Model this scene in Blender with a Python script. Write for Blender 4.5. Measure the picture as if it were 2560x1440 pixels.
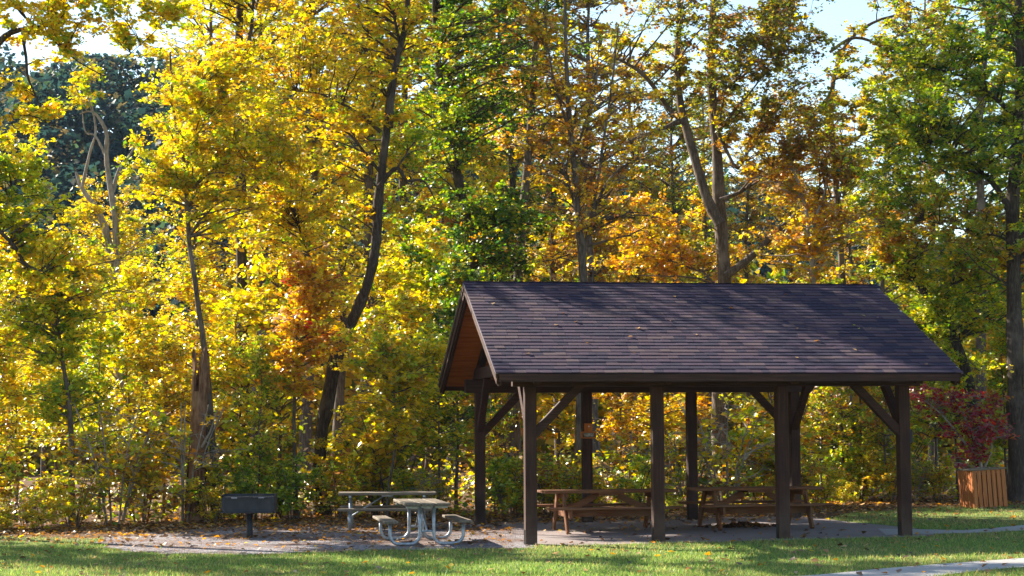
import bpy, math, random
import numpy as np
from mathutils import Vector, Matrix

# ------------------------------------------------------------------ scene, camera, sky, sun, exposure
for o in list(bpy.data.objects):
    bpy.data.objects.remove(o)
scene = bpy.context.scene
COL = scene.collection
R = math.radians

F_PX, PITCH, ROLL, EYE = 4360.46, 0.0773, 0.0051, 1.968
cam_d = bpy.data.cameras.new("camera")
cam = bpy.data.objects.new("camera", cam_d)
COL.objects.link(cam)
cam_d.sensor_width = 36.0
cam_d.lens = F_PX / 2560 * 36.0
cam_d.clip_start, cam_d.clip_end = 0.1, 2000
cam.matrix_world = (Matrix.Translation((0, 0, EYE)) @ Matrix.Rotation(math.pi / 2 + PITCH, 4, 'X')
                    @ Matrix.Rotation(-ROLL, 4, 'Z'))
scene.camera = cam

SUN_AZ, SUN_EL = R(52), R(31)          # azimuth measured to the left of the view direction (+Y)
SUN = Vector((-math.sin(SUN_AZ) * math.cos(SUN_EL), math.cos(SUN_AZ) * math.cos(SUN_EL), math.sin(SUN_EL)))
world = bpy.data.worlds.new("World")
scene.world = world
world.use_nodes = True
wn = world.node_tree
wn.nodes.clear()
sky = wn.nodes.new("ShaderNodeTexSky")
sky.sky_type = 'NISHITA'
sky.sun_disc = False
sky.sun_elevation = SUN_EL
sky.sun_rotation = -SUN_AZ
sky.air_density, sky.dust_density, sky.ozone_density = 1.25, 0.5, 2.2
bg = wn.nodes.new("ShaderNodeBackground")
bg.inputs[1].default_value = 0.076
wo = wn.nodes.new("ShaderNodeOutputWorld")
wn.links.new(sky.outputs[0], bg.inputs[0])
wn.links.new(bg.outputs[0], wo.inputs[0])

sun_d = bpy.data.lights.new("sun", 'SUN')
sun_d.energy = 5.0
sun_d.angle = R(0.53)
sun_d.color = (1.0, 0.92, 0.80)
sun = bpy.data.objects.new("sun", sun_d)
COL.objects.link(sun)
sun.rotation_euler = SUN.to_track_quat('Z', 'Y').to_euler()

vs = scene.view_settings
vs.view_transform, vs.look, vs.gamma, vs.use_curve_mapping = 'Standard', 'None', 1.0, False
vs.exposure = 1.85
scene.cycles.max_bounces = 8
scene.cycles.diffuse_bounces = 4
scene.cycles.transmission_bounces = 6
scene.cycles.glossy_bounces = 2
scene.cycles.use_denoising = True
scene.cycles.sample_clamp_indirect = 6.0

# ------------------------------------------------------------------ helpers
PX0, PY0, YAW = 0.2034, 28.422, 0.1614       # near left post corner of the pavilion
CY, SY = math.cos(YAW), math.sin(YAW)
G = 0.0073                                    # the ground rises gently to the right


def gz(x, y):
    u = (np.asarray(x) - PX0) * CY + (np.asarray(y) - PY0) * SY
    return G * np.clip(u, -70, 70)


def ray(px, py):
    a, b = px - 1280.0, 720.0 - py
    cr, sr = math.cos(ROLL), math.sin(ROLL)
    A, B = a * cr + b * sr, -a * sr + b * cr
    cp, sp = math.cos(PITCH), math.sin(PITCH)
    return np.array([A / F_PX, cp - B / F_PX * sp, sp + B / F_PX * cp])


def at(px, py, Y):
    r = ray(px, py)
    return r * (Y / r[1]) + np.array([0, 0, EYE])


def on_ground(px, py):
    r = ray(px, py)
    t = (G * (-PX0 * CY - PY0 * SY) - EYE) / (r[2] - G * (r[0] * CY + r[1] * SY))
    return r * t + np.array([0, 0, EYE])


def tag(o, label=None, cat=None, group=None, kind=None):
    if label: o["label"] = label
    if cat: o["category"] = cat
    if group: o["group"] = group
    if kind: o["kind"] = kind
    return o


def empty(name, loc=(0, 0, 0), rz=0.0, label=None, cat=None, group=None):
    o = bpy.data.objects.new(name, None)
    COL.objects.link(o)
    o.location = loc
    o.rotation_euler = (0, 0, rz)
    o.empty_display_size = 0.2
    return tag(o, label, cat, group)


def link(name, mesh, parent=None):
    o = bpy.data.objects.new(name, mesh)
    COL.objects.link(o)
    if parent is not None:
        o.parent = parent
    return o


def copy_tree(o, parent=None):
    c = o.copy()
    COL.objects.link(c)
    c.parent = parent
    for ch in list(o.children):
        copy_tree(ch, c)
    return c


def np_mesh(name, V, T, mats, cols=None, mat_idx=None, smooth=False, nper=3):
    """mesh from numpy arrays: V (n,3), T (m,nper); cols per face"""
    V = np.ascontiguousarray(V, dtype=np.float32)
    T = np.ascontiguousarray(T, dtype=np.int32)
    me = bpy.data.meshes.new(name)
    me.vertices.add(len(V))
    me.vertices.foreach_set("co", V.ravel())
    me.loops.add(T.size)
    me.loops.foreach_set("vertex_index", T.ravel())
    me.polygons.add(len(T))
    me.polygons.foreach_set("loop_start", np.arange(0, T.size, nper, dtype=np.int32))
    me.polygons.foreach_set("loop_total", np.full(len(T), nper, dtype=np.int32))
    if smooth:
        me.polygons.foreach_set("use_smooth", np.ones(len(T), dtype=bool))
    for m in (mats if isinstance(mats, (list, tuple)) else [mats]):
        me.materials.append(m)
    if mat_idx is not None:
        me.polygons.foreach_set("material_index", np.ascontiguousarray(mat_idx, dtype=np.int32))
    if cols is not None:
        a = me.attributes.new("leaf_colour", 'FLOAT_COLOR', 'FACE')
        c4 = np.ones((len(T), 4), dtype=np.float32)
        c4[:, :3] = cols
        a.data.foreach_set("color", c4.ravel())
    me.update(calc_edges=True)
    me.validate()
    return me


class MB:
    """collects boxes, bars and tubes for one mesh"""

    def __init__(self):
        self.v, self.f = [], []

    def add(self, vs, fs):
        n = len(self.v)
        self.v += [tuple(map(float, p)) for p in vs]
        self.f += [tuple(i + n for i in f) for f in fs]
        return self

    def box(self, c, s, M=None):
        x, y, z = s[0] / 2, s[1] / 2, s[2] / 2
        ps = [(-x, -y, -z), (x, -y, -z), (x, y, -z), (-x, y, -z), (-x, -y, z), (x, -y, z), (x, y, z), (-x, y, z)]
        c = Vector(c)
        ps = [(M @ Vector(p) if M is not None else Vector(p)) + c for p in ps]
        return self.add(ps, [(0, 3, 2, 1), (4, 5, 6, 7), (0, 1, 5, 4), (1, 2, 6, 5), (2, 3, 7, 6), (3, 0, 4, 7)])

    def bx(self, x0, x1, y0, y1, z0, z1):
        return self.box(((x0 + x1) / 2, (y0 + y1) / 2, (z0 + z1) / 2), (x1 - x0, y1 - y0, z1 - z0))

    def bar(self, a, b, w, h, up=(0, 0, 1)):
        """rectangular bar from a to b: width w sideways, h along up"""
        a, b = Vector(a), Vector(b)
        d = (b - a)
        L = d.length
        x = d.normalized()
        s = Vector(up).cross(x).normalized()
        u = x.cross(s)
        M = Matrix((x, s, u)).transposed()
        return self.box((a + b) / 2, (L, w, h), M)

    def tube(self, pts, r, n=10):
        pts = [Vector(p) for p in pts]
        rs = r if isinstance(r, (list, tuple)) else [r] * len(pts)
        vs, fs = [], []
        ref = None
        for i, p in enumerate(pts):
            t = (pts[min(i + 1, len(pts) - 1)] - pts[max(i - 1, 0)]).normalized()
            if ref is None:
                ref = Vector((0, 0, 1)) if abs(t.z) < 0.9 else Vector((1, 0, 0))
                ref = (ref - t * ref.dot(t)).normalized()
            ref = (ref - t * ref.dot(t)).normalized()
            q = t.cross(ref)
            for k in range(n):
                a = 2 * math.pi * k / n
                vs.append(p + (ref * math.cos(a) + q * math.sin(a)) * rs[i])
        for i in range(len(pts) - 1):
            for k in range(n):
                k2 = (k + 1) % n
                fs.append((i * n + k, i * n + k2, (i + 1) * n + k2, (i + 1) * n + k))
        fs.append(tuple(range(n - 1, -1, -1)))
        fs.append(tuple((len(pts) - 1) * n + k for k in range(n)))
        return self.add(vs, fs)

    def mesh(self, name, mat, smooth=False):
        me = bpy.data.meshes.new(name)
        me.from_pydata(self.v, [], self.f)
        for m in (mat if isinstance(mat, (list, tuple)) else [mat]):
            me.materials.append(m)
        if smooth:
            me.polygons.foreach_set("use_smooth", [True] * len(me.polygons))
        me.update()
        return me

    def build(self, name, mat, parent=None, bevel=0.0, smooth=False):
        o = link(name, self.mesh(name, mat, smooth), parent)
        if bevel:
            b = o.modifiers.new("edge", 'BEVEL')
            b.width, b.segments, b.limit_method = bevel, 1, 'ANGLE'
        if smooth:
            pass
        return o


# ------------------------------------------------------------------ materials
def new_mat(name):
    m = bpy.data.materials.new(name)
    m.use_nodes = True
    nt = m.node_tree
    nt.nodes.clear()
    out = nt.nodes.new("ShaderNodeOutputMaterial")
    return m, nt, out


def N(nt, typ, **kw):
    n = nt.nodes.new(typ)
    for k, v in kw.items():
        if isinstance(k, str) and k.startswith("i_"):
            n.inputs[int(k[2:])].default_value = v
        else:
            setattr(n, k, v)
    return n


def ramp(nt, fac, stops):
    r = nt.nodes.new("ShaderNodeValToRGB")
    el = r.color_ramp.elements
    while len(el) < len(stops):
        el.new(0.5)
    for e, (p, c) in zip(el, stops):
        e.position = p
        e.color = (*c, 1)
    nt.links.new(fac, r.inputs[0])
    return r.outputs[0]


def noise(nt, scale, detail=4, rough=0.6, stretch=None, coord="Object", w=None):
    tc = nt.nodes.new("ShaderNodeTexCoord")
    src = tc.outputs[coord]
    if stretch is not None:
        mp = nt.nodes.new("ShaderNodeMapping")
        mp.inputs["Scale"].default_value = stretch
        nt.links.new(src, mp.inputs[0])
        src = mp.outputs[0]
    n = nt.nodes.new("ShaderNodeTexNoise")
    n.inputs["Scale"].default_value = scale
    n.inputs["Detail"].default_value = detail
    n.inputs["Roughness"].default_value = rough
    nt.links.new(src, n.inputs["Vector"])
    return n.outputs["Fac"]


def bump(nt, h, strength=0.3, dist=0.01):
    b = nt.nodes.new("ShaderNodeBump")
    b.inputs["Strength"].default_value = strength
    b.inputs["Distance"].default_value = dist
    nt.links.new(h, b.inputs["Height"])
    return b.outputs[0]


def mix(nt, fac, a, b, typ='MIX'):
    m = nt.nodes.new("ShaderNodeMix")
    m.data_type, m.blend_type = 'RGBA', typ
    for s, v in ((m.inputs[0], fac), (m.inputs[6], a), (m.inputs[7], b)):
        if hasattr(v, "is_linked") or hasattr(v, "links"):
            nt.links.new(v, s)
        else:
            s.default_value = v if not isinstance(v, tuple) else (*v, 1)[:4]
    return m.outputs[2]


def principled(nt, out, col, rough=0.8, normal=None, metal=0.0, spec=0.3):
    p = nt.nodes.new("ShaderNodeBsdfPrincipled")
    if isinstance(col, tuple):
        p.inputs["Base Color"].default_value = (*col, 1)
    else:
        nt.links.new(col, p.inputs["Base Color"])
    p.inputs["Roughness"].default_value = rough
    p.inputs["Metallic"].default_value = metal
    p.inputs["Specular IOR Level"].default_value = spec
    if normal is not None:
        nt.links.new(normal, p.inputs["Normal"])
    nt.links.new(p.outputs[0], out.inputs[0])
    return p


def wood_mat(name, dark, mid, light, axis, rough=0.75, grain=1.0, blotch=None, spec=0.25, wear=None):
    m, nt, out = new_mat(name)
    st = [38, 38, 38]
    st[axis] = 1.6
    g = noise(nt, grain, 5, 0.65, tuple(st))
    big = noise(nt, 1.7, 3, 0.6)
    c = ramp(nt, g, [(0.28, dark), (0.5, mid), (0.75, light)])
    if wear:
        tc = nt.nodes.new("ShaderNodeTexCoord")
        sx = nt.nodes.new("ShaderNodeSeparateXYZ")
        nt.links.new(tc.outputs["Object"], sx.inputs[0])
        md = N(nt, "ShaderNodeMath", operation='MULTIPLY_ADD', i_1=0.52)
        nt.links.new(sx.outputs[2], md.inputs[0])
        nt.links.new(big, md.inputs[2])
        wf = ramp(nt, md.outputs[0], [(0.50, (0.7, 0.7, 0.7)), (0.90, (0, 0, 0))])
        c = mix(nt, wf, c, wear)
    if blotch:
        bf = ramp(nt, big, [(0.45, (0, 0, 0)), (0.68, (1, 1, 1))])
        c = mix(nt, bf, c, blotch)
    principled(nt, out, c, rough, bump(nt, g, 0.35, 0.006), spec=spec)
    return m


AX = {}
for ax, nm in enumerate("xyz"):
    AX['post', ax] = wood_mat("dark_stained_timber_" + nm, (0.016, 0.006, 0.004), (0.044, 0.016, 0.009), (0.095, 0.042, 0.025), ax,
                              blotch=(0.028, 0.012, 0.008), wear=(0.085, 0.056, 0.040) if ax == 2 else None)
    AX['table', ax] = wood_mat("brown_stained_plank_" + nm, (0.065, 0.022, 0.008), (0.15, 0.055, 0.019), (0.27, 0.12, 0.048), ax,
                               blotch=(0.17, 0.085, 0.042))
    AX['grey', ax] = wood_mat("weathered_grey_plank_" + nm, (0.075, 0.058, 0.042), (0.145, 0.115, 0.082), (0.25, 0.20, 0.145), ax)
    AX['cedar', ax] = wood_mat("orange_cedar_board_" + nm, (0.20, 0.046, 0.007), (0.42, 0.115, 0.015), (0.54, 0.19, 0.030), ax, rough=0.6)
    AX['slat', ax] = wood_mat("orange_slat_" + nm, (0.20, 0.062, 0.018), (0.38, 0.125, 0.034), (0.50, 0.20, 0.06), ax, rough=0.6)


def leaf_material(name="autumn_leaf", g1=0.07, g0=0.006):
    m, nt, out = new_mat(name)
    at_ = N(nt, "ShaderNodeAttribute", attribute_name="leaf_colour")
    col = at_.outputs["Color"]
    d = N(nt, "ShaderNodeBsdfDiffuse")
    t = N(nt, "ShaderNodeBsdfTranslucent")
    nt.links.new(col, d.inputs[0])
    hs = N(nt, "ShaderNodeHueSaturation")
    hs.inputs["Saturation"].default_value = 1.12
    hs.inputs["Value"].default_value = 1.0
    nt.links.new(col, hs.inputs["Color"])
    nt.links.new(hs.outputs[0], t.inputs[0])
    ms = N(nt, "ShaderNodeMixShader", i_0=0.56)
    nt.links.new(d.outputs[0], ms.inputs[1])
    nt.links.new(t.outputs[0], ms.inputs[2])
    g = N(nt, "ShaderNodeBsdfGlossy")
    g.inputs["Roughness"].default_value = 0.42
    g.inputs[0].default_value = (1, 1, 1, 1)
    lw = N(nt, "ShaderNodeLayerWeight", i_0=0.25)
    mth = N(nt, "ShaderNodeMath", operation='MULTIPLY_ADD', i_1=g1, i_2=g0)
    nt.links.new(lw.outputs["Fresnel"], mth.inputs[0])
    m2 = N(nt, "ShaderNodeMixShader")
    nt.links.new(mth.outputs[0], m2.inputs[0])
    nt.links.new(ms.outputs[0], m2.inputs[1])
    nt.links.new(g.outputs[0], m2.inputs[2])
    nt.links.new(m2.outputs[0], out.inputs[0])
    return m


LEAF = leaf_material()
GRASS = leaf_material("grass_blade", 0.02, 0.0)


def bark_mat(name, dark, mid, light, scale=1.0):
    m, nt, out = new_mat(name)
    g = noise(nt, 9 * scale, 6, 0.7, (2.6, 2.6, 0.5))
    b = noise(nt, 1.4, 3, 0.6)
    c = ramp(nt, g, [(0.3, dark), (0.52, mid), (0.72, light)])
    c = mix(nt, ramp(nt, b, [(0.5, (0, 0, 0)), (0.7, (0.7, 0.7, 0.7))]), c, light)
    principled(nt, out, c, 0.9, bump(nt, g, 0.9, 0.04), spec=0.15)
    return m


BARK_DARK = bark_mat("dark_furrowed_bark", (0.020, 0.014, 0.010), (0.055, 0.040, 0.030), (0.13, 0.10, 0.08))
BARK_GREY = bark_mat("grey_brown_bark", (0.04, 0.03, 0.023), (0.11, 0.083, 0.063), (0.24, 0.19, 0.15))
BARK_PALE = bark_mat("pale_grey_bark", (0.14, 0.12, 0.10), (0.28, 0.24, 0.20), (0.45, 0.40, 0.34))
SNAG_WOOD = bark_mat("rotten_bare_wood", (0.07, 0.03, 0.014), (0.22, 0.11, 0.055), (0.36, 0.22, 0.13), 0.8)


def concrete_mat(name, a, b, c2):
    m, nt, out = new_mat(name)
    f = noise(nt, 60, 5, 0.7)
    l = noise(nt, 0.9, 4, 0.6)
    c = ramp(nt, f, [(0.3, a), (0.6, b)])
    c = mix(nt, ramp(nt, l, [(0.4, (0, 0, 0)), (0.65, (0.75, 0.75, 0.75))]), c, c2)
    principled(nt, out, c, 0.9, bump(nt, f, 0.25, 0.004), spec=0.2)
    return m


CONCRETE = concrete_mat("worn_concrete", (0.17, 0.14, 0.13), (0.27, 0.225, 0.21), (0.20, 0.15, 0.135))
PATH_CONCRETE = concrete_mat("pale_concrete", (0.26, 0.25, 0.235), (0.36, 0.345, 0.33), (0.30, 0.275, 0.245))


def ground_mat():
    m, nt, out = new_mat("leaf_littered_soil")
    f = noise(nt, 9, 8, 0.75)
    l = noise(nt, 0.8, 4, 0.6)
    c = ramp(nt, f, [(0.3, (0.035, 0.022, 0.013)), (0.5, (0.12, 0.065, 0.032)), (0.7, (0.26, 0.15, 0.075))])
    c = mix(nt, ramp(nt, l, [(0.45, (0, 0, 0)), (0.7, (0.6, 0.6, 0.6))]), c, (0.07, 0.055, 0.03))
    principled(nt, out, c, 0.95, bump(nt, f, 0.8, 0.05), spec=0.1)
    return m


def lawn_mat():
    m, nt, out = new_mat("turf_soil")
    f = noise(nt, 14, 7, 0.7)
    l = noise(nt, 0.55, 4, 0.6)
    c = ramp(nt, f, [(0.3, (0.05, 0.09, 0.022)), (0.55, (0.13, 0.18, 0.045)), (0.75, (0.24, 0.24, 0.09))])
    c = mix(nt, ramp(nt, l, [(0.5, (0, 0, 0)), (0.72, (0.8, 0.8, 0.8))]), c, (0.12, 0.095, 0.045))
    principled(nt, out, c, 0.95, bump(nt, f, 0.7, 0.04), spec=0.1)
    return m


def gravel_mat():
    m, nt, out = new_mat("crushed_limestone")
    tc = nt.nodes.new("ShaderNodeTexCoord")
    v = N(nt, "ShaderNodeTexVoronoi")
    v.inputs["Scale"].default_value = 34
    nt.links.new(tc.outputs["Object"], v.inputs["Vector"])
    sp = N(nt, "ShaderNodeSeparateColor")
    nt.links.new(v.outputs["Color"], sp.inputs[0])
    c = ramp(nt, sp.outputs[0], [(0.0, (0.09, 0.075, 0.075)), (0.5, (0.205, 0.18, 0.185)), (1.0, (0.40, 0.37, 0.37))])
    l = noise(nt, 0.9, 5, 0.65)
    c = mix(nt, ramp(nt, l, [(0.44, (0, 0, 0)), (0.60, (0.85, 0.85, 0.85))]), c, (0.13, 0.07, 0.045))
    principled(nt, out, c, 0.9, bump(nt, v.outputs["Distance"], 0.8, 0.03), spec=0.2)
    return m


GROUND, LAWN, GRAVEL = ground_mat(), lawn_mat(), gravel_mat()


def shingle_mat(name, a, b):
    m, nt, out = new_mat(name)
    f = noise(nt, 55, 4, 0.7)
    l = noise(nt, 2.2, 4, 0.6)
    c = ramp(nt, f, [(0.3, a), (0.7, b)])
    c = mix(nt, ramp(nt, l, [(0.45, (0, 0, 0)), (0.8, (0.4, 0.4, 0.4))]), c, (0.048, 0.034, 0.052))
    principled(nt, out, c, 0.85, bump(nt, f, 0.5, 0.004), spec=0.25)
    return m


SH = [shingle_mat("charcoal_shingle", (0.015, 0.0095, 0.023), (0.027, 0.017, 0.037)),
      shingle_mat("plum_shingle", (0.035, 0.019, 0.034), (0.056, 0.031, 0.051)),
      shingle_mat("umber_shingle", (0.046, 0.025, 0.036), (0.070, 0.039, 0.050)),
      shingle_mat("tan_brown_shingle", (0.066, 0.040, 0.044), (0.098, 0.060, 0.064))]


def simple(name, col, rough=0.6, metal=0.0, nscale=20, var=0.35, spec=0.4, bmp=0.1):
    m, nt, out = new_mat(name)
    f = noise(nt, nscale, 5, 0.65)
    lo = tuple(c * (1 - var) for c in col)
    hi = tuple(min(1, c * (1 + var)) for c in col)
    principled(nt, out, ramp(nt, f, [(0.3, lo), (0.7, hi)]), rough, bump(nt, f, bmp, 0.003), metal, spec)
    return m


GALV = simple("galvanized_tube", (0.34, 0.37, 0.41), 0.5, 0.7, 25, 0.35)
BLACK_IRON = simple("black_iron", (0.018, 0.020, 0.026), 0.55, 0.2, 12, 0.6)


def firebox_mat():
    m, nt, out = new_mat("sooty_steel")
    f = noise(nt, 5, 5, 0.65, (1, 1, 0.45))
    c = ramp(nt, f, [(0.35, (0.015, 0.017, 0.024)), (0.58, (0.030, 0.033, 0.042)), (0.72, (0.10, 0.055, 0.035))])
    principled(nt, out, c, 0.5, bump(nt, f, 0.15, 0.004), 0.25, 0.4)
    return m


FIREBOX = firebox_mat()
SIGN_WOOD = AX['cedar', 0]
SIGN_BACK = simple("routed_sign_field", (0.06, 0.035, 0.025), 0.7)
SIGN_MARK = simple("pale_sign_paint", (0.62, 0.56, 0.50), 0.7, var=0.1)
METAL_BRACKET = simple("dark_steel_bracket", (0.02, 0.02, 0.02), 0.5, 0.4)
DRIP_EDGE = simple("drip_edge_metal", (0.36, 0.33, 0.36), 0.45, 0.5)

# ------------------------------------------------------------------ ground sheets
rs = np.random.RandomState


def terrain(x, y):
    """ground height including the hill behind the wood"""
    z = gz(x, y)
    t = np.clip((y - 78) / 110.0, 0, 1)
    crest = 34 - 0.27 * (x + 45)
    crest = np.clip(crest, 12, 42)
    roll_ = 2.2 * np.sin(x * 0.045 + 1.3) + 1.3 * np.sin(x * 0.11 + y * 0.03)
    return z + (3 * t * t - 2 * t ** 3) * (crest + roll_)


gx = np.concatenate([np.linspace(-260, -60, 14), np.linspace(-54, 54, 37), np.linspace(60, 260, 14)])
gy = np.concatenate([np.linspace(-80, -20, 5), np.linspace(-15, 75, 31), np.linspace(80, 200, 25), np.linspace(210, 290, 5)])
XX, YY = np.meshgrid(gx, gy)
ZZ = terrain(XX, YY)
idx = np.arange(XX.size).reshape(XX.shape)
Q = np.stack([idx[:-1, :-1], idx[:-1, 1:], idx[1:, 1:], idx[1:, :-1]], -1).reshape(-1, 4)
ground = link("ground", np_mesh("ground", np.stack([XX, YY, ZZ], -1).reshape(-1, 3), Q, GROUND, smooth=True, nper=4))
tag(ground, "brown leaf-littered woodland floor running back to a wooded hill", "ground", kind="structure")


def sheet(name, pts, mat, lift, label, cat, thick=0.0):
    """flat polygon following the ground, lifted by `lift`; skirts down when it has thickness"""
    n = len(pts)
    vs_ = [(p[0], p[1], float(gz(p[0], p[1])) + lift) for p in pts]
    fs_ = [tuple(range(n))]
    if thick:
        vs_ += [(x, y, z - thick) for x, y, z in vs_]
        fs_ += [(i, i + n, (i + 1) % n + n, (i + 1) % n) for i in range(n)]
    me = bpy.data.meshes.new(name)
    me.from_pydata(vs_, [], fs_)
    me.materials.append(mat)
    me.update()
    return tag(link(name, me), label, cat, kind="structure")


def wavy(pts, seed, amp=0.12, step=0.5):
    """subdivide a closed outline and give it an uneven edge"""
    r = random.Random(seed)
    out = []
    for i, a in enumerate(pts):
        b = pts[(i + 1) % len(pts)]
        L = math.hypot(b[0] - a[0], b[1] - a[1])
        k = max(1, min(60, int(L / step)))
        for j in range(k):
            t = j / k
            out.append((a[0] + (b[0] - a[0]) * t + r.uniform(-amp, amp), a[1] + (b[1] - a[1]) * t + r.uniform(-amp, amp)))
    return out


lawn_poly = wavy([(-45, 2), (45, 2), (45, 47), (26, 44), (16, 40.6), (11.5, 39.0), (9.0, 38.2), (7.4, 36.8), (5, 33), (-2, 30.5),
                  (-5.5, 30.8), (-7.2, 31.4), (-9.2, 32.2), (-14, 33.2), (-26, 35), (-45, 37)], 3, 0.22, 0.6)
lawn = sheet("lawn", lawn_poly, LAWN, 0.004, "mown green lawn in front of the pavilion", "lawn")


def gpts(px_list):
    return [tuple(on_ground(*p)[:2]) for p in px_list]


gravel_poly = wavy(gpts([(230, 1358), (300, 1378), (420, 1386), (620, 1387), (850, 1380), (1060, 1377), (1240, 1374), (1330, 1371),
                         (1330, 1330), (1240, 1307), (1100, 1308), (850, 1311), (600, 1317), (400, 1330), (280, 1342)]), 5, 0.10, 0.4)
gravel = sheet("gravel", gravel_poly, GRAVEL, 0.010, "pale crushed stone patch under grill and metal tables", "gravel patch")


def W(u, v):
    return (PX0 + u * CY - v * SY, PY0 + u * SY + v * CY)


pad_poly = [W(-0.45, -0.30), W(2.2, -0.34), W(4.6, -0.30), W(6.9, -0.16), W(7.35, 0.9), W(7.3, 2.2), W(6.95, 4.0), W(6.75, 6.35), W(3, 6.4),
            W(-0.42, 6.36)]
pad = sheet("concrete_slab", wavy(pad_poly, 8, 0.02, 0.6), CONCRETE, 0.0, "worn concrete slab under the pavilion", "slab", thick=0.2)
pad.location.z = 0.006
far_path = gpts([(2195, 1323), (2284, 1324.5), (2411, 1327), (2480, 1322), (2560, 1314), (2700, 1299), (2900, 1280),
                 (2900, 1293), (2700, 1315), (2560, 1327.5), (2480, 1332), (2411, 1334.5), (2284, 1337), (2215, 1339)])
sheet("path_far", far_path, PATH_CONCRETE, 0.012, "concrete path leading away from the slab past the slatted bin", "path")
near_path = gpts([(1500, 1478), (1900, 1450), (2070, 1437), (2200, 1424), (2380, 1410), (2560, 1397), (2760, 1380), (3100, 1352),
                  (3100, 1374), (2760, 1402), (2560, 1420), (2470, 1427), (2390, 1436), (2200, 1462), (2000, 1492), (1500, 1560)])
sheet("path_near", near_path, PATH_CONCRETE, 0.013, "pale concrete path crossing the near corner of the lawn", "path")


def inside(poly, x, y):
    p = np.asarray(poly)
    x0, y0 = p[:, 0], p[:, 1]
    x1, y1 = np.roll(x0, -1), np.roll(y0, -1)
    r = np.zeros(len(x), bool)
    for a, b, c, d in zip(x0, y0, x1, y1):
        if b == d:
            continue
        m = ((b > y) != (d > y)) & (x < (c - a) * (y - b) / (d - b) + a)
        r ^= m
    return r


def vnoise(x, y, s, seed):
    """cheap smooth value noise in 0..1"""
    r = rs(seed)
    g = r.rand(64, 64)
    X, Y = x * s + 100, y * s + 100
    i, j = np.floor(X).astype(int), np.floor(Y).astype(int)
    fx, fy = X - i, Y - j
    fx, fy = fx * fx * (3 - 2 * fx), fy * fy * (3 - 2 * fy)
    i0, i1, j0, j1 = i % 64, (i + 1) % 64, j % 64, (j + 1) % 64
    return (g[i0, j0] * (1 - fx) + g[i1, j0] * fx) * (1 - fy) + (g[i0, j1] * (1 - fx) + g[i1, j1] * fx) * fy


def build_grass():
    r = rs(21)
    n = 330000
    y = 20.0 + 21 * r.rand(n) ** 1.35
    x = (r.rand(n) - 0.5) * 2 * (y * 0.36 + 1.0)
    keep = inside(lawn_poly, x, y)
    for p in (pad_poly, far_path, near_path):
        keep &= ~inside(p, x, y)
    ing = inside(gravel_poly, x, y)
    keep &= ~(ing & (r.rand(n) > 0.006))
    worn = vnoise(x, y, 0.55, 4) * 0.6 + vnoise(x, y, 1.7, 5) * 0.4
    far_r = (y > 33) & (x > 5)
    litter_l = (y > 29.5) & (x < -4.5)
    keep &= r.rand(n) < np.clip(1.25 - worn * 0.9 - 0.3 * far_r - 0.45 * litter_l, 0.12, 1)
    x, y, worn = x[keep], y[keep], worn[keep]
    far_r, litter_l = far_r[keep], litter_l[keep]
    n = len(x)
    z = gz(x, y) + 0.004
    h = (0.024 + 0.032 * r.rand(n)) * (0.8 + 0.5 * vnoise(x, y, 1.1, 6))
    tall = r.rand(n) < 0.02
    h[tall] *= 1.9
    a = r.rand(n) * 2 * np.pi
    w = 0.004 + 0.004 * r.rand(n)
    lean = r.randn(n, 2) * 0.5
    bx_, by_ = np.cos(a) * w, np.sin(a) * w
    V = np.zeros((n, 3, 3))
    V[:, 0] = np.stack([x - bx_, y - by_, z], -1)
    V[:, 1] = np.stack([x + bx_, y + by_, z], -1)
    V[:, 2] = np.stack([x + lean[:, 0] * h, y + lean[:, 1] * h, z + h], -1)
    green = np.array([0.07, 0.20, 0.04])
    lime = np.array([0.42, 0.46, 0.14])
    straw = np.array([0.46, 0.36, 0.15])
    t = np.clip(r.randn(n) * 0.28 + 0.48, 0, 1)[:, None]
    c = green * (1 - t) + lime * t
    dry = (r.rand(n) < np.clip(worn * 1.0 - 0.34 + 0.28 * far_r + 0.25 * litter_l, 0.02, 0.8))[:, None]
    c = np.where(dry, straw * (0.6 + 0.6 * r.rand(n)[:, None]), c) * (0.75 + 0.5 * r.rand(n)[:, None])
    me = np_mesh("grass", V.reshape(-1, 3), np.arange(3 * n).reshape(-1, 3), GRASS, c)
    tag(link("grass", me), "short sunlit and shaded grass of the lawn", "grass", kind="stuff")


build_grass()

# ------------------------------------------------------------------ leaf and twig builders
YEL, GOLD, LIME = (0.84, 0.65, 0.04), (0.77, 0.51, 0.03), (0.60, 0.63, 0.05)
GREEN, DGREEN, MGREEN = (0.17, 0.29, 0.035), (0.05, 0.12, 0.03), (0.33, 0.43, 0.045)
ORANGE, RUST, BROWN = (0.70, 0.33, 0.045), (0.46, 0.22, 0.05), (0.25, 0.125, 0.05)
RED, MAROON, OLIVE, BUFF = (0.62, 0.08, 0.05), (0.34, 0.04, 0.065), (0.42, 0.37, 0.055), (0.62, 0.42, 0.22)


def pick(r, palette, n):
    cols = np.array([p[0] for p in palette])
    w = np.array([p[1] for p in palette], float)
    return cols[r.choice(len(cols), n, p=w / w.sum())]


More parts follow.
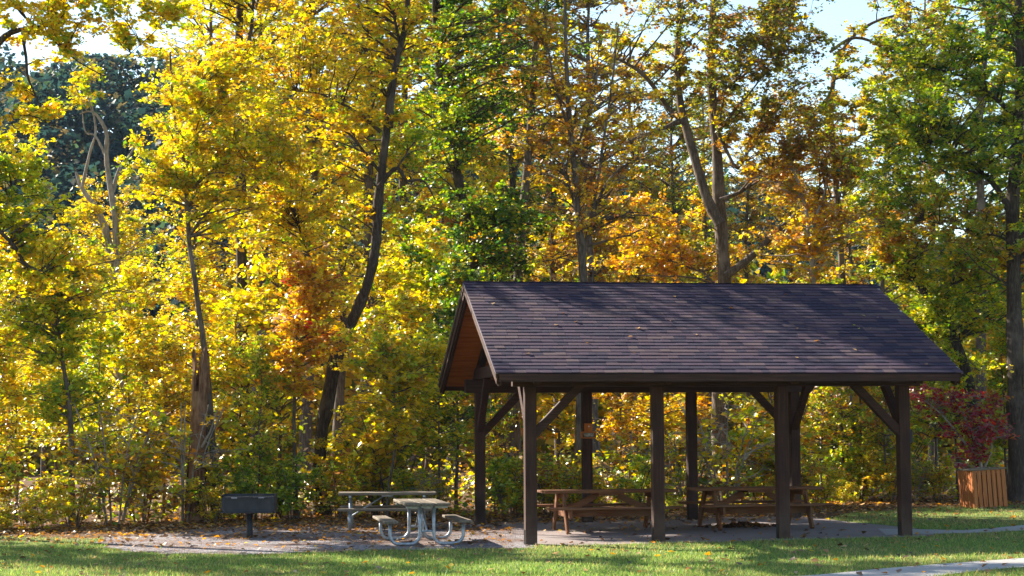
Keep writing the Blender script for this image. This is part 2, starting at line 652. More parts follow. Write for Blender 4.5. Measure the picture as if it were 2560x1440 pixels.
def leaf_geo(r, P, size, col, up=0.45, droop=0.0, fold=0.22, aspect=0.42):
    """leaves at P (n,3): two triangles folded along the midrib"""
    n = len(P)
    nrm = r.randn(n, 3)
    nrm /= np.linalg.norm(nrm, axis=1)[:, None]
    nrm[:, 2] = np.abs(nrm[:, 2])
    nrm[:, 2] += up
    nrm /= np.linalg.norm(nrm, axis=1)[:, None]
    d = r.randn(n, 3)
    d[:, 2] -= droop
    d -= nrm * (d * nrm).sum(1)[:, None]
    d /= np.linalg.norm(d, axis=1)[:, None] + 1e-9
    s = np.cross(nrm, d)
    L = size * (0.5 + 1.0 * r.rand(n))[:, None]
    Wd = L * (aspect * (0.8 + 0.4 * r.rand(n)))[:, None]
    V = np.zeros((n, 4, 3))
    V[:, 0] = P - d * L * 0.5
    V[:, 1] = P + s * Wd + nrm * Wd * fold - d * L * 0.06
    V[:, 2] = P + d * L * 0.5 - nrm * L * 0.06
    V[:, 3] = P - s * Wd + nrm * Wd * fold - d * L * 0.06
    k = np.arange(n)[:, None] * 4
    T = np.concatenate([k + np.array([0, 1, 2]), k + np.array([0, 2, 3])], 1).reshape(-1, 3)
    return V.reshape(-1, 3), T, np.repeat(col, 2, axis=0)


def tubes(P, rad, k):
    """P (n,s,3) polylines, rad (n,s): open tubes with k sides"""
    n, s, _ = P.shape
    t = np.zeros_like(P)
    t[:, 1:-1] = P[:, 2:] - P[:, :-2]
    t[:, 0] = P[:, 1] - P[:, 0]
    t[:, -1] = P[:, -1] - P[:, -2]
    t /= np.linalg.norm(t, axis=2)[..., None] + 1e-9
    ref = np.where(np.abs(t[:, :1, 2:3]) < 0.8, np.array([0, 0, 1.0]), np.array([1.0, 0, 0]))
    ref = np.broadcast_to(ref, P.shape)
    a = np.cross(t, ref)
    a /= np.linalg.norm(a, axis=2)[..., None] + 1e-9
    b = np.cross(t, a)
    ang = np.arange(k) * 2 * np.pi / k
    V = (P[:, :, None] + rad[:, :, None, None] * (np.cos(ang)[None, None, :, None] * a[:, :, None] + np.sin(ang)[None, None, :, None] * b[:, :, None]))
    base = np.arange(n)[:, None, None] * (s * k) + np.arange(s - 1)[None, :, None] * k
    kk = np.arange(k)
    k2 = (kk + 1) % k
    Q = np.stack([base + kk, base + k2, base + k + k2, base + k + kk], -1)
    return V.reshape(-1, 3), Q.reshape(-1, 4)


def smooth_path(pts, rad, m):
    """resample a polyline with a Catmull-Rom spline"""
    pts, rad = np.asarray(pts, float), np.asarray(rad, float)
    n = len(pts)
    t = np.linspace(0, n - 1, m)
    i = np.clip(t.astype(int), 0, n - 2)
    f = (t - i)[:, None]
    g = lambda j: pts[np.clip(j, 0, n - 1)]
    p0, p1, p2, p3 = g(i - 1), g(i), g(i + 1), g(i + 2)
    P = 0.5 * (2 * p1 + (p2 - p0) * f + (2 * p0 - 5 * p1 + 4 * p2 - p3) * f ** 2 + (3 * p1 - p0 - 3 * p2 + p3) * f ** 3)
    return P, np.interp(t, np.arange(n), rad)


def quad_merge(parts):
    V, Q, o = [], [], 0
    for v, q in parts:
        V.append(v)
        Q.append(q + o)
        o += len(v)
    return np.concatenate(V), np.concatenate(Q)


def grow(seed, stems, lobes, palette, leaf=0.085, twigs=5, per=21, bark=None, twig_len=0.55, flat=0.5, up=0.6, patch=0.75,
         gnarl=0.12, bare=0.0, limb_r=1.0, aspect=0.42, flare=True):
    """returns (wood mesh, leaf mesh).
    stems: list of (points, radii); lobes: list of (centre, radii, limbs[, palette]); everything in the same space"""
    r = rs(seed)
    parts, SP, SR = [], [], []
    for si, (pts, rad) in enumerate(stems):
        P, rr = smooth_path(pts, rad, max(8, 3 * len(pts)))
        P[1:] += np.cumsum(r.randn(len(P) - 1, 3) * 0.004, 0) * np.array([1, 1, 0.2])
        if flare and si == 0:
            rr = rr * (1 + 0.45 * np.exp(-(P[:, 2] - P[0, 2]) / 0.25))
        v, q = tubes(P[None], (rr * (1 + 0.06 * r.randn(len(rr))))[None], 10)
        parts.append((v, q))
        P2, rr2 = smooth_path(pts, rad, 30)
        SP.append(P2)
        SR.append(rr2)
    SP, SR = np.concatenate(SP), np.concatenate(SR)
    for lobe in lobes:                              # a bough from the stem into each lobe that stands away from it
        c, rd = np.asarray(lobe[0], float), np.asarray(lobe[1], float)
        dv = c - SP
        hd = np.linalg.norm(dv[:, :2], axis=1)
        cost = np.linalg.norm(dv, axis=1) + 1.5 * np.clip(0.45 * hd - dv[:, 2], 0, None)
        j = cost.argmin()
        L = np.linalg.norm(c - SP[j])
        if L < 0.55 * rd[0]:
            continue
        A = SP[j]
        ctrl = (A + c) / 2 + np.array([0, 0, 0.14 * L]) + r.randn(3) * 0.10 * L
        E = c + (c - A) / L * rd * 0.55 * np.array([1, 1, 0.6])
        t = np.linspace(0, 1, 9)[:, None]
        B = (1 - t) ** 2 * A + 2 * t * (1 - t) * ctrl + t ** 2 * E
        B[1:] += np.cumsum(r.randn(8, 3) * 0.018 * L, 0)
        ra = min(0.6 * SR[j], 0.016 + 0.013 * L) * limb_r
        rad = np.linspace(ra, 0.010, 9)
        parts.append(tubes(B[None], rad[None], 7))
        SP, SR = np.concatenate([SP, B[2:]]), np.concatenate([SR, rad[2:]])
    LV, LT, LC, off = [], [], [], 0
    for lobe in lobes:
        c, rd, n = lobe[:3]
        pal = lobe[3] if len(lobe) > 3 else palette
        d = r.randn(n, 3)
        d /= np.linalg.norm(d, axis=1)[:, None]
        tgt = np.asarray(c) + d * (r.rand(n, 1) ** 0.42) * np.asarray(rd)
        tgt[:, 2] = np.maximum(tgt[:, 2], 0.25)
        dv = tgt[:, None] - SP[None]
        dist = np.linalg.norm(dv, axis=2)
        cost = dist + 1.6 * np.clip(-dv[:, :, 2] + 0.25 * np.linalg.norm(dv[:, :, :2], axis=2), 0, None)
        j = cost.argmin(1)
        A, ra = SP[j], SR[j]
        L = np.linalg.norm(tgt - A, axis=1)
        t = np.linspace(0, 1, 7)[None, :, None]
        ctrl = A + (tgt - A) * 0.5 + np.stack([np.zeros(n), np.zeros(n), L * 0.16], -1) + r.randn(n, 3) * (gnarl * L)[:, None]
        B = (1 - t) ** 2 * A[:, None] + 2 * t * (1 - t) * ctrl[:, None] + t ** 2 * tgt[:, None]
        B[:, 1:] += np.cumsum(r.randn(n, 6, 3) * (0.022 * L)[:, None, None], 1)
        r0 = np.minimum(0.65 * ra, 0.010 * L + 0.009) * limb_r
        rad = r0[:, None] * np.linspace(1, 0.22, 7)[None] + 0.0022
        parts.append(tubes(B, rad, 5))
        # twigs along the outer two thirds of each limb
        m = n * twigs
        li = np.repeat(np.arange(n), twigs)
        tt = 0.25 + 0.75 * r.rand(m)
        seg = np.clip((tt * 6).astype(int), 0, 5)
        fr = (tt * 6 - seg)[:, None]
        S = B[li, seg] * (1 - fr) + B[li, seg + 1] * fr
        dirn = (B[li, seg + 1] - B[li, seg])
        dirn /= np.linalg.norm(dirn, axis=1)[:, None] + 1e-9
        rv = r.randn(m, 3) * np.array([1, 1, flat])
        dirn = dirn * 0.6 + rv * 0.75
        dirn /= np.linalg.norm(dirn, axis=1)[:, None]
        tl = twig_len * (0.5 + r.rand(m)) * np.clip(L[li] / 1.5, 0.45, 1.2)
        E = S + dirn * tl[:, None]
        E[:, 2] -= 0.08 * tl
        M_ = (S + E) / 2 + r.randn(m, 3) * (0.06 * tl)[:, None]
        TP = np.stack([S, M_, E], 1)
        parts.append(tubes(TP, np.stack([np.full(m, 0.0065), np.full(m, 0.0045), np.full(m, 0.0025)], 1), 3))
        # leaves
        live = r.rand(m) >= bare
        k = np.repeat(np.arange(m)[live], per)
        q = r.rand(len(k), 1)
        Pl = S[k] * (1 - q) + E[k] * q + r.randn(len(k), 3) * np.array([0.075, 0.075, 0.05]) * (leaf / 0.12)
        base = pick(r, pal, m)[k]
        own = pick(r, pal, len(k))
        cl = np.where(r.rand(len(k), 1) < patch, base, own)
        cl = cl * (0.80 + 0.36 * r.rand(len(k), 1)) * (1 + 0.07 * r.randn(len(k), 3))
        v, T, cc = leaf_geo(r, Pl, leaf, np.clip(cl, 0.004, 0.95), up=up, aspect=aspect)
        LV.append(v)
        LT.append(T + off)
        LC.append(cc)
        off += len(v)
    V, Q = quad_merge(parts)
    wood = np_mesh("trunk", V, Q, bark or BARK_GREY, smooth=True, nper=4)
    crown = np_mesh("crown", np.concatenate(LV), np.concatenate(LT), LEAF, np.concatenate(LC))
    return wood, crown


def plant(name, label, cat, base, meshes, group=None, rz=0.0, scale=1.0, names=("trunk", "crown")):
    e = empty(name, base, rz, label, cat, group)
    e.scale = (scale,) * 3 if not isinstance(scale, (tuple, list)) else scale
    for nm, me in zip(names, meshes):
        link(nm, me, e)
    return e


def px_tree(name, label, seed, Y, path, lobes, palette, r0, r1, extra=(), group=None, dY=None, cat="tree", **kw):
    """tree whose stem follows the given picture points at distance Y; local origin at the stem base"""
    n = len(path)
    rr = rs(seed + 77)
    ys = Y + (np.zeros(n) if dY is None else np.asarray(dY, float)) + np.cumsum(rr.randn(n) * 0.10)
    pts = np.array([at(p[0], p[1], yy) for p, yy in zip(path, ys)])
    base = pts[0].copy()
    base[2] = float(gz(base[0], base[1])) - 0.05
    pts[0] = base
    rad = np.linspace(1, 0, n) ** 0.85 * (r0 - r1) + r1
    stems = [(pts - base, rad)]
    for ex in extra:
        ep, e0, e1, yo = ex
        q = np.array([at(p[0], p[1], Y + yo * i / max(1, len(ep) - 1)) for i, p in enumerate(ep)]) - base
        stems.append((q, np.linspace(e0, e1, len(ep))))
    LB = []
    for lb in lobes:
        (lx, ly), yo, rd, cnt = lb[:4]
        c = at(lx, ly, Y + yo) - base
        LB.append((c, rd, cnt) + tuple(lb[4:]))
    return plant(name, label, cat, tuple(base), grow(seed, stems, LB, palette, **kw), group)

# ------------------------------------------------------------------ the pavilion
PW, SP_, DEP = 0.19, 2.13, 5.746               # post width, bay, depth between post fronts
OL, OR_, OF = 0.60, 0.58, 0.849                # overhangs
ZE, ZR = 2.755, 4.492                          # eave and ridge of the roof surface
UL = 3 * SP_ + PW                              # length over the posts
U0, U1 = -OL, UL + OR_
VM = (DEP + PW) / 2                            # ridge line
TAN = (ZR - ZE) / (VM + OF)
SL = math.atan(TAN)
SLEN = (VM + OF) / math.cos(SL)
ZP = 2.56                                      # underside of the plates

pav = empty("picnic_pavilion", (PX0, PY0, 0), YAW, "open timber picnic pavilion with a dark shingled gable roof", "pavilion")
for v0 in (0, DEP):
    for i in range(4):
        b = G * i * SP_ + 0.004
        m = MB().bx(i * SP_, i * SP_ + PW, v0, v0 + PW, b, ZP)
        m.build("post", AX['post', 2], pav, 0.008)
        foot = MB().bx(i * SP_ - 0.012, i * SP_ - 0.003, v0 + 0.05, v0 + 0.14, b, b + 0.24)
        foot.build("steel_strap", METAL_BRACKET, pav)
    MB().bx(-0.20, UL + 0.20, v0 + 0.012, v0 + PW - 0.012, ZP, ZP + 0.26).build("plate_beam", AX['post', 0], pav, 0.008)
for i in range(4):
    u = i * SP_
    zt = ZP + 0.26
    MB().bx(u + 0.02, u + PW - 0.02, -0.22, DEP + PW + 0.22, zt + 0.002, zt + 0.22).build("tie_beam", AX['post', 1], pav, 0.008)
    if i in (0, 3):
        MB().bx(u + 0.03, u + PW - 0.03, VM - 0.08, VM + 0.08, zt + 0.22, ZR - 0.24).build("king_post", AX['post', 2], pav, 0.006)
# knee braces at the corner posts
BR = 0.135
for v0, sv in ((0, 1), (DEP, -1)):
    for i, su in ((0, 1), (3, -1)):
        uc, vc = i * SP_ + PW / 2, v0 + PW / 2
        a = (uc + su * (PW / 2 - 0.05), vc, ZP - 0.80)
        b = (uc + su * 0.86, vc, ZP + 0.04)
        MB().bar(a, b, BR, BR).build("knee_brace", AX['post', 0], pav, 0.006)
        a = (uc, vc + sv * (PW / 2 - 0.05), ZP - 0.72)
        b = (uc, vc + sv * 1.02, ZP + 0.28)
        MB().bar(a, b, BR - 0.01, BR).build("knee_brace", AX['post', 1], pav, 0.006)


def roof_pt(u, s, off, side):
    """point on a slope: s metres up from the eave, off metres above the roof plane"""
    v = -OF + s * math.cos(SL) - off * math.sin(SL)
    z = ZE + s * math.sin(SL) + off * math.cos(SL)
    if side:
        v = 2 * VM - v
    return (u, v, z)


def slope_box(m, u0, u1, s0, s1, o0, o1, side):
    ps = [roof_pt(u, s, o, side) for o in (o0, o1) for (u, s) in ((u0, s0), (u1, s0), (u1, s1), (u0, s1))]
    fs = [(0, 3, 2, 1), (4, 5, 6, 7), (0, 1, 5, 4), (1, 2, 6, 5), (2, 3, 7, 6), (3, 0, 4, 7)]
    if side:
        fs = [f[::-1] for f in fs]
    return m.add(ps, fs)


roof = MB()
for side in (0, 1):
    slope_box(roof, U0 + 0.03, U1 - 0.03, 0.02, SLEN + 0.002 + 0.0 * side, -0.030, -0.012, side)
roof = roof.build("roof", SH[0], pav)
NB = 29
for side in (0, 1):
    for k in range(NB):
        s0 = 0.02 + (SLEN - 0.03) * k / NB
        s1 = 0.02 + (SLEN - 0.03) * (k + 1) / NB - 0.020
        m = MB()
        slope_box(m, U0 + 0.045, U1 - 0.045, s0, s1, -0.062 - 0.004 * (k % 3), -0.031, side)
        m.build("ceiling_board", AX['cedar', 0], roof)
    # rafters under the boards
    for i in range(4):
        for du in (0.02, PW - 0.075):
            pass
        m = MB()
        slope_box(m, i * SP_ + 0.035, i * SP_ + PW - 0.035, 0.10, SLEN - 0.06, -0.24, -0.072, side)
        m.build("rafter", AX['post', 1], pav)
    for uu in (U0 + 0.045, U1 - 0.095):
        m = MB()
        slope_box(m, uu, uu + 0.05, 0.03, SLEN - 0.02, -0.24, -0.0705, side)
        m.build("rafter", AX['post', 1], pav)
    # rake trim at both gables, fascia along the eaves
    for uu, sg in ((U0, 1), (U1, -1)):
        m = MB()
        slope_box(m, min(uu + sg * 0.012, uu + sg * 0.044), max(uu + sg * 0.012, uu + sg * 0.044), 0.004, SLEN - 0.006, -0.20, -0.012, side)
        m.build("rake_board", AX['post', 1], pav)
        m = MB()
        slope_box(m, min(uu - sg * 0.006, uu + sg * 0.011), max(uu - sg * 0.006, uu + sg * 0.011), 0.003, SLEN - 0.004, -0.085, -0.010, side)
        m.build("rake_trim", AX['post', 1], pav)
        m = MB()
        slope_box(m, min(uu - sg * 0.016, uu + sg * 0.02), max(uu - sg * 0.016, uu + sg * 0.02), -0.006, SLEN - 0.003, -0.0095, -0.002, side)
        m.build("drip_edge", DRIP_EDGE, pav)
    vf = -OF if side == 0 else 2 * VM + OF
    sg = 1 if side == 0 else -1
    m = MB().bx(U0 + 0.05, U1 - 0.05, min(vf + sg * 0.0, vf + sg * 0.035), max(vf, vf + sg * 0.035), ZE - 0.135, ZE - 0.016)
    m.build("fascia", AX['post', 0], pav)

# shingles: overlapping tabs of uneven width and tone in 29 courses
EXPO = SLEN / 29.0
TW = [0.13, 0.17, 0.21, 0.26, 0.32]


def tab_mesh(w, kind):
    m = MB()
    L, T0, T1 = EXPO + 0.055, 0.0165, 0.002        # thick butt at the bottom, thin top end tucked under the next course
    w2 = w / 2 - 0.0022
    vs_ = [(-w2, 0, 0.0), (w2, 0, 0.0), (w2, L, -0.004), (-w2, L, -0.004), (-w2, 0, T0), (w2, 0, T0), (w2, L, T1), (-w2, L, T1)]
    m.add(vs_, [(0, 3, 2, 1), (4, 5, 6, 7), (0, 1, 5, 4), (1, 2, 6, 5), (2, 3, 7, 6), (3, 0, 4, 7)])
    return m


tabs = {(wi, k): tab_mesh(TW[wi], k).mesh("shingle", SH[k]) for wi in range(len(TW)) for k in range(4)}
rr = random.Random(12)
front, rest = [], []
for side in (0, 1):
    for c in range(29):
        s = c * EXPO - 0.012 if c == 0 else c * EXPO
        u = U0 - 0.012
        k = 1
        while u < U1 + 0.012 - 0.05:
            wi = rr.choice([0, 1, 1, 2, 2, 3, 3, 4])
            w = TW[wi]
            if u + w > U1 + 0.014:
                wi = min(range(len(TW)), key=lambda q: abs(TW[q] - (U1 + 0.012 - u)))
                w = TW[wi]
            if rr.random() < 0.8:
                k = rr.choices([0, 1, 2, 3], [0.36, 0.34, 0.20, 0.10])[0]
            lift = 0.0 + rr.choice([0.0, 0.0, 0.0025])
            rec = (u + w / 2, s, wi, k, lift, side)
            (front if side == 0 else rest).append(rec)
            u += w


def tab_matrix(rec):
    u, s, wi, k, lift, side = rec
    p = Vector(roof_pt(u, s, 0.0005 + lift, side))
    p2 = Vector(roof_pt(u, s + 1, 0.0005 + lift, side))
    y = (p2 - p).normalized()
    x = Vector((1, 0, 0)) if side == 0 else Vector((-1, 0, 0))
    z = x.cross(y)
    return Matrix(((x.x, y.x, z.x, p.x), (x.y, y.y, z.y, p.y), (x.z, y.z, z.z, p.z), (0, 0, 0, 1)))


def seen_size(rec):
    p = roof_pt(rec[0], rec[1], 0, 0)
    X, Y = W(p[0], p[1])
    return TW[rec[2]] ** 0.5 / (X * X + Y * Y) ** 0.5


front.sort(key=seen_size, reverse=True)
for rec in front[:300]:
    o = link("shingle", tabs[rec[2], rec[3]], roof)
    o.matrix_local = tab_matrix(rec)
m = MB()
midx = []
for rec in front[300:] + rest:
    M = tab_matrix(rec)
    src = tab_mesh(TW[rec[2]], 0)
    m.add([M @ Vector(p) for p in src.v], src.f)
    midx += [rec[3]] * len(src.f)
me = m.mesh("shingles", SH)
me.polygons.foreach_set("material_index", midx)
tag(link("shingle_field", me, roof), kind="stuff")
u = U0 - 0.01
while u < U1 - 0.1:
    m = MB()
    for sgn in (0, 1):
        slope_box(m, u, min(u + 0.235, U1 + 0.012), SLEN - 0.14, SLEN + 0.006, 0.013, 0.021, sgn)
    m.build("ridge_cap", SH[rr.choices([0, 1, 2], [0.3, 0.5, 0.2])[0]], roof)
    u += 0.2375

# small box on the outer side of the near right post
MB().bx(UL + 0.003, UL + 0.055, 0.03, 0.15, 1.60, 1.82).build("outlet_box", METAL_BRACKET, pav, 0.006)

# ------------------------------------------------------------------ sign on the far post
def pav_world(u, v, z):
    x, y = W(u, v)
    return (x, y, z)


sg_e = empty("wooden_sign", pav_world(SP_ + PW / 2, DEP - 0.004, 1.66), YAW,
             "small orange-brown routed sign on the far second post", "sign")
MB().bx(-0.145, 0.165, -0.045, 0.0, 0.0, 0.135).build("sign_board", AX['cedar', 0], sg_e, 0.006)
MB().bx(-0.112, 0.132, -0.0475, -0.0452, 0.022, 0.113).build("sign_field", SIGN_BACK, sg_e)
MB().bx(-0.075, 0.095, -0.030, 0.0, 0.137, 0.295).build("number_board", AX['cedar', 2], sg_e, 0.006)
mk = MB()
rm = random.Random(5)
for row, z in ((0, 0.088), (1, 0.066), (2, 0.044)):
    u = -0.095 + 0.012 * row
    while u < 0.115 - 0.012 * row:
        w = rm.uniform(0.008, 0.016)
        mk.bx(u, u + 0.0035, -0.0495, -0.0478, z - 0.008, z + 0.008)
        mk.bx(u, u + w, -0.0496, -0.0479, z + rm.choice([-0.008, -0.001, 0.006]), z + 0.009)
        u += w + 0.006
mk.build("lettering", SIGN_MARK, sg_e)
MB().tube([(0.015, -0.031, 0.235), (0.015, -0.036, 0.235)], 0.014, 10).build("pale_stud", SIGN_MARK, sg_e)
MB().tube([(-0.012, -0.031, 0.180), (-0.012, -0.036, 0.180)], 0.011, 10).build("orange_stud", AX['slat', 0], sg_e)


# ------------------------------------------------------------------ wooden picnic tables under the roof
def wood_table(loc, rz, label, Lt=2.44, seed=1):
    t = empty("wooden_picnic_table", loc, rz, label, "picnic table", "wooden tables under the pavilion")
    r = random.Random(seed)
    zt = 0.735
    for k in range(5):
        y = -0.30 + 0.15 * k
        dx = r.uniform(-0.012, 0.012)
        MB().bx(-Lt / 2 + dx, Lt / 2 + dx, y - 0.0715, y + 0.0715, zt - 0.045, zt + r.uniform(-0.002, 0.002)).build("top_plank", AX['table', 0], t, 0.006)
    for sy in (-1, 1):
        for k in (0, 1):
            y = sy * (0.60 + 0.15 * k)
            dx = r.uniform(-0.012, 0.012)
            MB().bx(-Lt / 2 + dx, Lt / 2 + dx, y - 0.0715, y + 0.0715, 0.415, 0.455 + r.uniform(-0.002, 0.002)).build("bench_plank", AX['table', 0], t, 0.006)
    for sx in (-1, 1):
        x = sx * 0.86
        for sy in (-1, 1):
            m = MB().bar((x, sy * 0.66, 0.0), (x, sy * 0.26, zt - 0.047), 0.045, 0.14, up=(0, 1, 0))
            m.build("leg", AX['table', 2], t, 0.005)
        xo = x - sx * 0.048
        MB().bx(xo - 0.0225, xo + 0.0225, -0.76, 0.76, 0.270, 0.413).build("bench_support", AX['table', 1], t, 0.005)
        MB().bx(xo - 0.0225, xo + 0.0225, -0.36, 0.36, zt - 0.14, zt - 0.047).build("top_cleat", AX['table', 1], t, 0.005)
        MB().bar((xo - sx * 0.03, 0, 0.36), (sx * 0.20, 0, zt - 0.10), 0.045, 0.11).build("diagonal_brace", AX['table', 0], t, 0.004)
    MB().bx(-0.24, 0.24, -0.34, 0.34, zt - 0.085, zt - 0.047).build("middle_cleat", AX['table', 1], t, 0.004)
    for sy in (-1, 1):
        MB().bx(-0.835, 0.835, sy * 0.52 - 0.02, sy * 0.52 + 0.02, 0.285, 0.405).build("bench_rail", AX['table', 0], t, 0.004)
    return t


wood_table((1.70, 31.72, float(gz(1.7, 31.7)) + 0.008), R(9.5), "brown wooden picnic table under the roof, nearer the metal tables", seed=2)
wood_table((4.42, 32.12, float(gz(4.4, 32.1)) + 0.008), R(10.5), "brown wooden picnic table under the roof, nearer the slatted bin", seed=3)


# ------------------------------------------------------------------ galvanised tube-frame picnic tables on the gravel
def arc(c, r, a0, a1, n=7):
    return [(c[0] + r * math.cos(a0 + (a1 - a0) * i / n), c[1] + r * math.sin(a0 + (a1 - a0) * i / n)) for i in range(n + 1)]


def tube_table(loc, rz, label, seed):
    t = empty("tube_frame_picnic_table", loc, rz, label, "picnic table", "metal-framed tables on the gravel")
    r = random.Random(seed)
    Lt, zt, zb = 1.83, 0.685, 0.405
    for k in range(3):
        y = -0.245 + 0.245 * k
        dx = r.uniform(-0.01, 0.01)
        MB().bx(-Lt / 2 + dx, Lt / 2 + dx, y - 0.117, y + 0.117, zt - 0.048, zt + r.uniform(-0.003, 0.003)).build("top_plank", AX['grey', 0], t, 0.008)
    for sy in (-1, 1):
        y = sy * 0.60
        MB().bx(-Lt / 2, Lt / 2, y - 0.117, y + 0.117, zb - 0.045, zb).build("bench_plank", AX['grey', 0], t, 0.008)
    tr, rb = 0.0285, 0.15
    for sx in (-1, 1):
        x = sx * 0.69
        for sy in (-1, 1):
            yi, yo = 0.115, 0.60
            prof = [(yi, zt - 0.05), (yi, 0.18 + 0.1)]
            prof += arc((yi + rb, rb + tr - 0.004), rb, math.pi, 1.5 * math.pi)
            prof += arc((yo - rb, rb + tr - 0.004), rb, 1.5 * math.pi, 2 * math.pi)
            prof += [(yo, zb - 0.046)]
            MB().tube([(x, sy * p[0], p[1]) for p in prof], tr, 12).build("leg_tube", GALV, t, smooth=True)
            MB().bx(x - 0.03, x + 0.03, sy * 0.60 - 0.10, sy * 0.60 + 0.10, zb - 0.0525, zb - 0.0455).build("bench_bracket", GALV, t)
        MB().tube([(x, -0.115, 0.225), (x, 0.115, 0.225)], 0.022, 10).build("cross_tube", GALV, t, smooth=True)
        MB().bx(x - 0.022, x + 0.022, -0.34, 0.34, zt - 0.088, zt - 0.050).build("top_bracket", GALV, t)
        MB().tube([(x - sx * 0.015, 0.0, 0.235), (sx * 0.06, 0.0, zt - 0.062)], 0.017, 10).build("diagonal_brace", GALV, t, smooth=True)
    MB().bx(-0.10, 0.10, -0.30, 0.30, zt - 0.070, zt - 0.0495).build("middle_cleat", GALV, t)
    return t


tube_table((-1.53, 29.22, float(gz(-1.53, 29.2)) + 0.012), YAW + R(91.3), "metal-framed picnic table seen end-on, in front of the other metal one", 4)
tube_table((-2.37, 33.1, float(gz(-2.4, 33.1)) + 0.012), R(3.0), "metal-framed picnic table seen side-on, behind the other metal one", 6)


# ------------------------------------------------------------------ charcoal grill
def build_grill():
    b = on_ground(623, 1346)
    g = empty("pedestal_grill", (b[0], b[1] , b[2] + 0.008), R(2.0), "wide black pedestal grill standing on the gravel", "grill")
    w, d, z0, z1 = 0.465, 0.46, 0.455, 0.745
    MB().tube([(0, 0.05, -0.25), (0, 0.05, z0 - 0.012)], 0.055, 18).build("pedestal", BLACK_IRON, g, smooth=True)
    MB().tube([(0, 0.05, z0 - 0.05), (0, 0.05, z0 - 0.012)], [0.075, 0.10], 18).build("collar", BLACK_IRON, g)
    MB().bx(-w - 0.012, w + 0.005, -0.24, 0.26, z0 - 0.010, z0 + 0.002).build("ash_pan", FIREBOX, g)
    MB().bx(-w, w, 0.242, 0.252, z0 + 0.004, z1 + 0.02).build("back_panel", FIREBOX, g)
    for s in (-1, 1):
        m = MB()
        xs = (s * w - s * 0.008, s * w)
        prof = [(-0.20, z0 + 0.004), (0.240, z0 + 0.004), (0.240, z1 + 0.02), (-0.165, z1 + 0.02), (-0.19, z1 + 0.005), (-0.215, z1 - 0.04), (-0.222, z0 + 0.05)]
        n = len(prof)
        vs_ = [(xs[0], p[0], p[1]) for p in prof] + [(xs[1], p[0], p[1]) for p in prof]
        m.add(vs_, [tuple(range(n)), tuple(range(2 * n - 1, n - 1, -1))] + [(i, i + n, (i + 1) % n + n, (i + 1) % n) for i in range(n)])
        m.build("side_panel", FIREBOX, g)
    # front panel with rounded corners and an inset field
    m = MB()
    rc = 0.05
    x1, x0, za, zb = w - 0.01, -w + 0.01, z0 + 0.006, z1 - 0.012
    out = []
    for cx, cz, a0 in ((x1 - rc, za + rc, -90), (x1 - rc, zb - rc, 0), (x0 + rc, zb - rc, 90), (x0 + rc, za + rc, 180)):
        for k in range(6):
            a = R(a0 + 18 * k)
            out.append((cx + rc * math.cos(a), cz + rc * math.sin(a)))
    n = len(out)
    cx_, cz_ = (x0 + x1) / 2, (za + zb) / 2
    inn = [(cx_ + (p[0] - cx_) * 0.93, cz_ + (p[1] - cz_) * 0.80) for p in out]
    yf = -0.228
    vs_ = [(p[0], yf, p[1]) for p in out] + [(p[0], yf, p[1]) for p in inn] + [(p[0], yf + 0.035, p[1]) for p in inn] + [(p[0], yf + 0.05, p[1]) for p in out]
    fs_ = []
    for i in range(n):
        j = (i + 1) % n
        fs_ += [(i, j, n + j, n + i), (n + i, n + j, 2 * n + j, 2 * n + i), (j, i, 3 * n + i, 3 * n + j)]
    fs_.append(tuple(2 * n + i for i in range(n)))
    m.add(vs_, fs_)
    m.build("front_panel", FIREBOX, g)
    MB().bx(-w - 0.02, w + 0.0, -0.262, -0.232, z0 - 0.004, z0 + 0.014).build("front_lip", BLACK_IRON, g, 0.003)
    for s in (-1, 1):
        c = s * 0.235
        gm = MB()
        for k in range(12):
            x = c - 0.185 + 0.37 * k / 11
            gm.bx(x - 0.005, x + 0.005, -0.16, 0.225, z1 - 0.030, z1 - 0.020)
        gm.bx(c - 0.19, c + 0.19, -0.172, -0.162, z1 - 0.034, z1 - 0.018)
        gr = gm.build("cooking_grate", BLACK_IRON, g)
        MB().tube([(c - 0.14, -0.168, z1 - 0.030), (c - 0.12, -0.26, z1 - 0.035), (c + 0.12, -0.26, z1 - 0.035), (c + 0.14, -0.168, z1 - 0.030)], 0.006, 8).build("grate_handle", BLACK_IRON, gr)
        coil = [(c - 0.05 + 0.10 * k / 48, -0.262 + 0.011 * math.sin(k * 1.3), z1 - 0.035 + 0.011 * math.cos(k * 1.3)) for k in range(49)]
        MB().tube(coil, 0.0035, 5).build("coil_grip", GALV, gr)
    return g


build_grill()


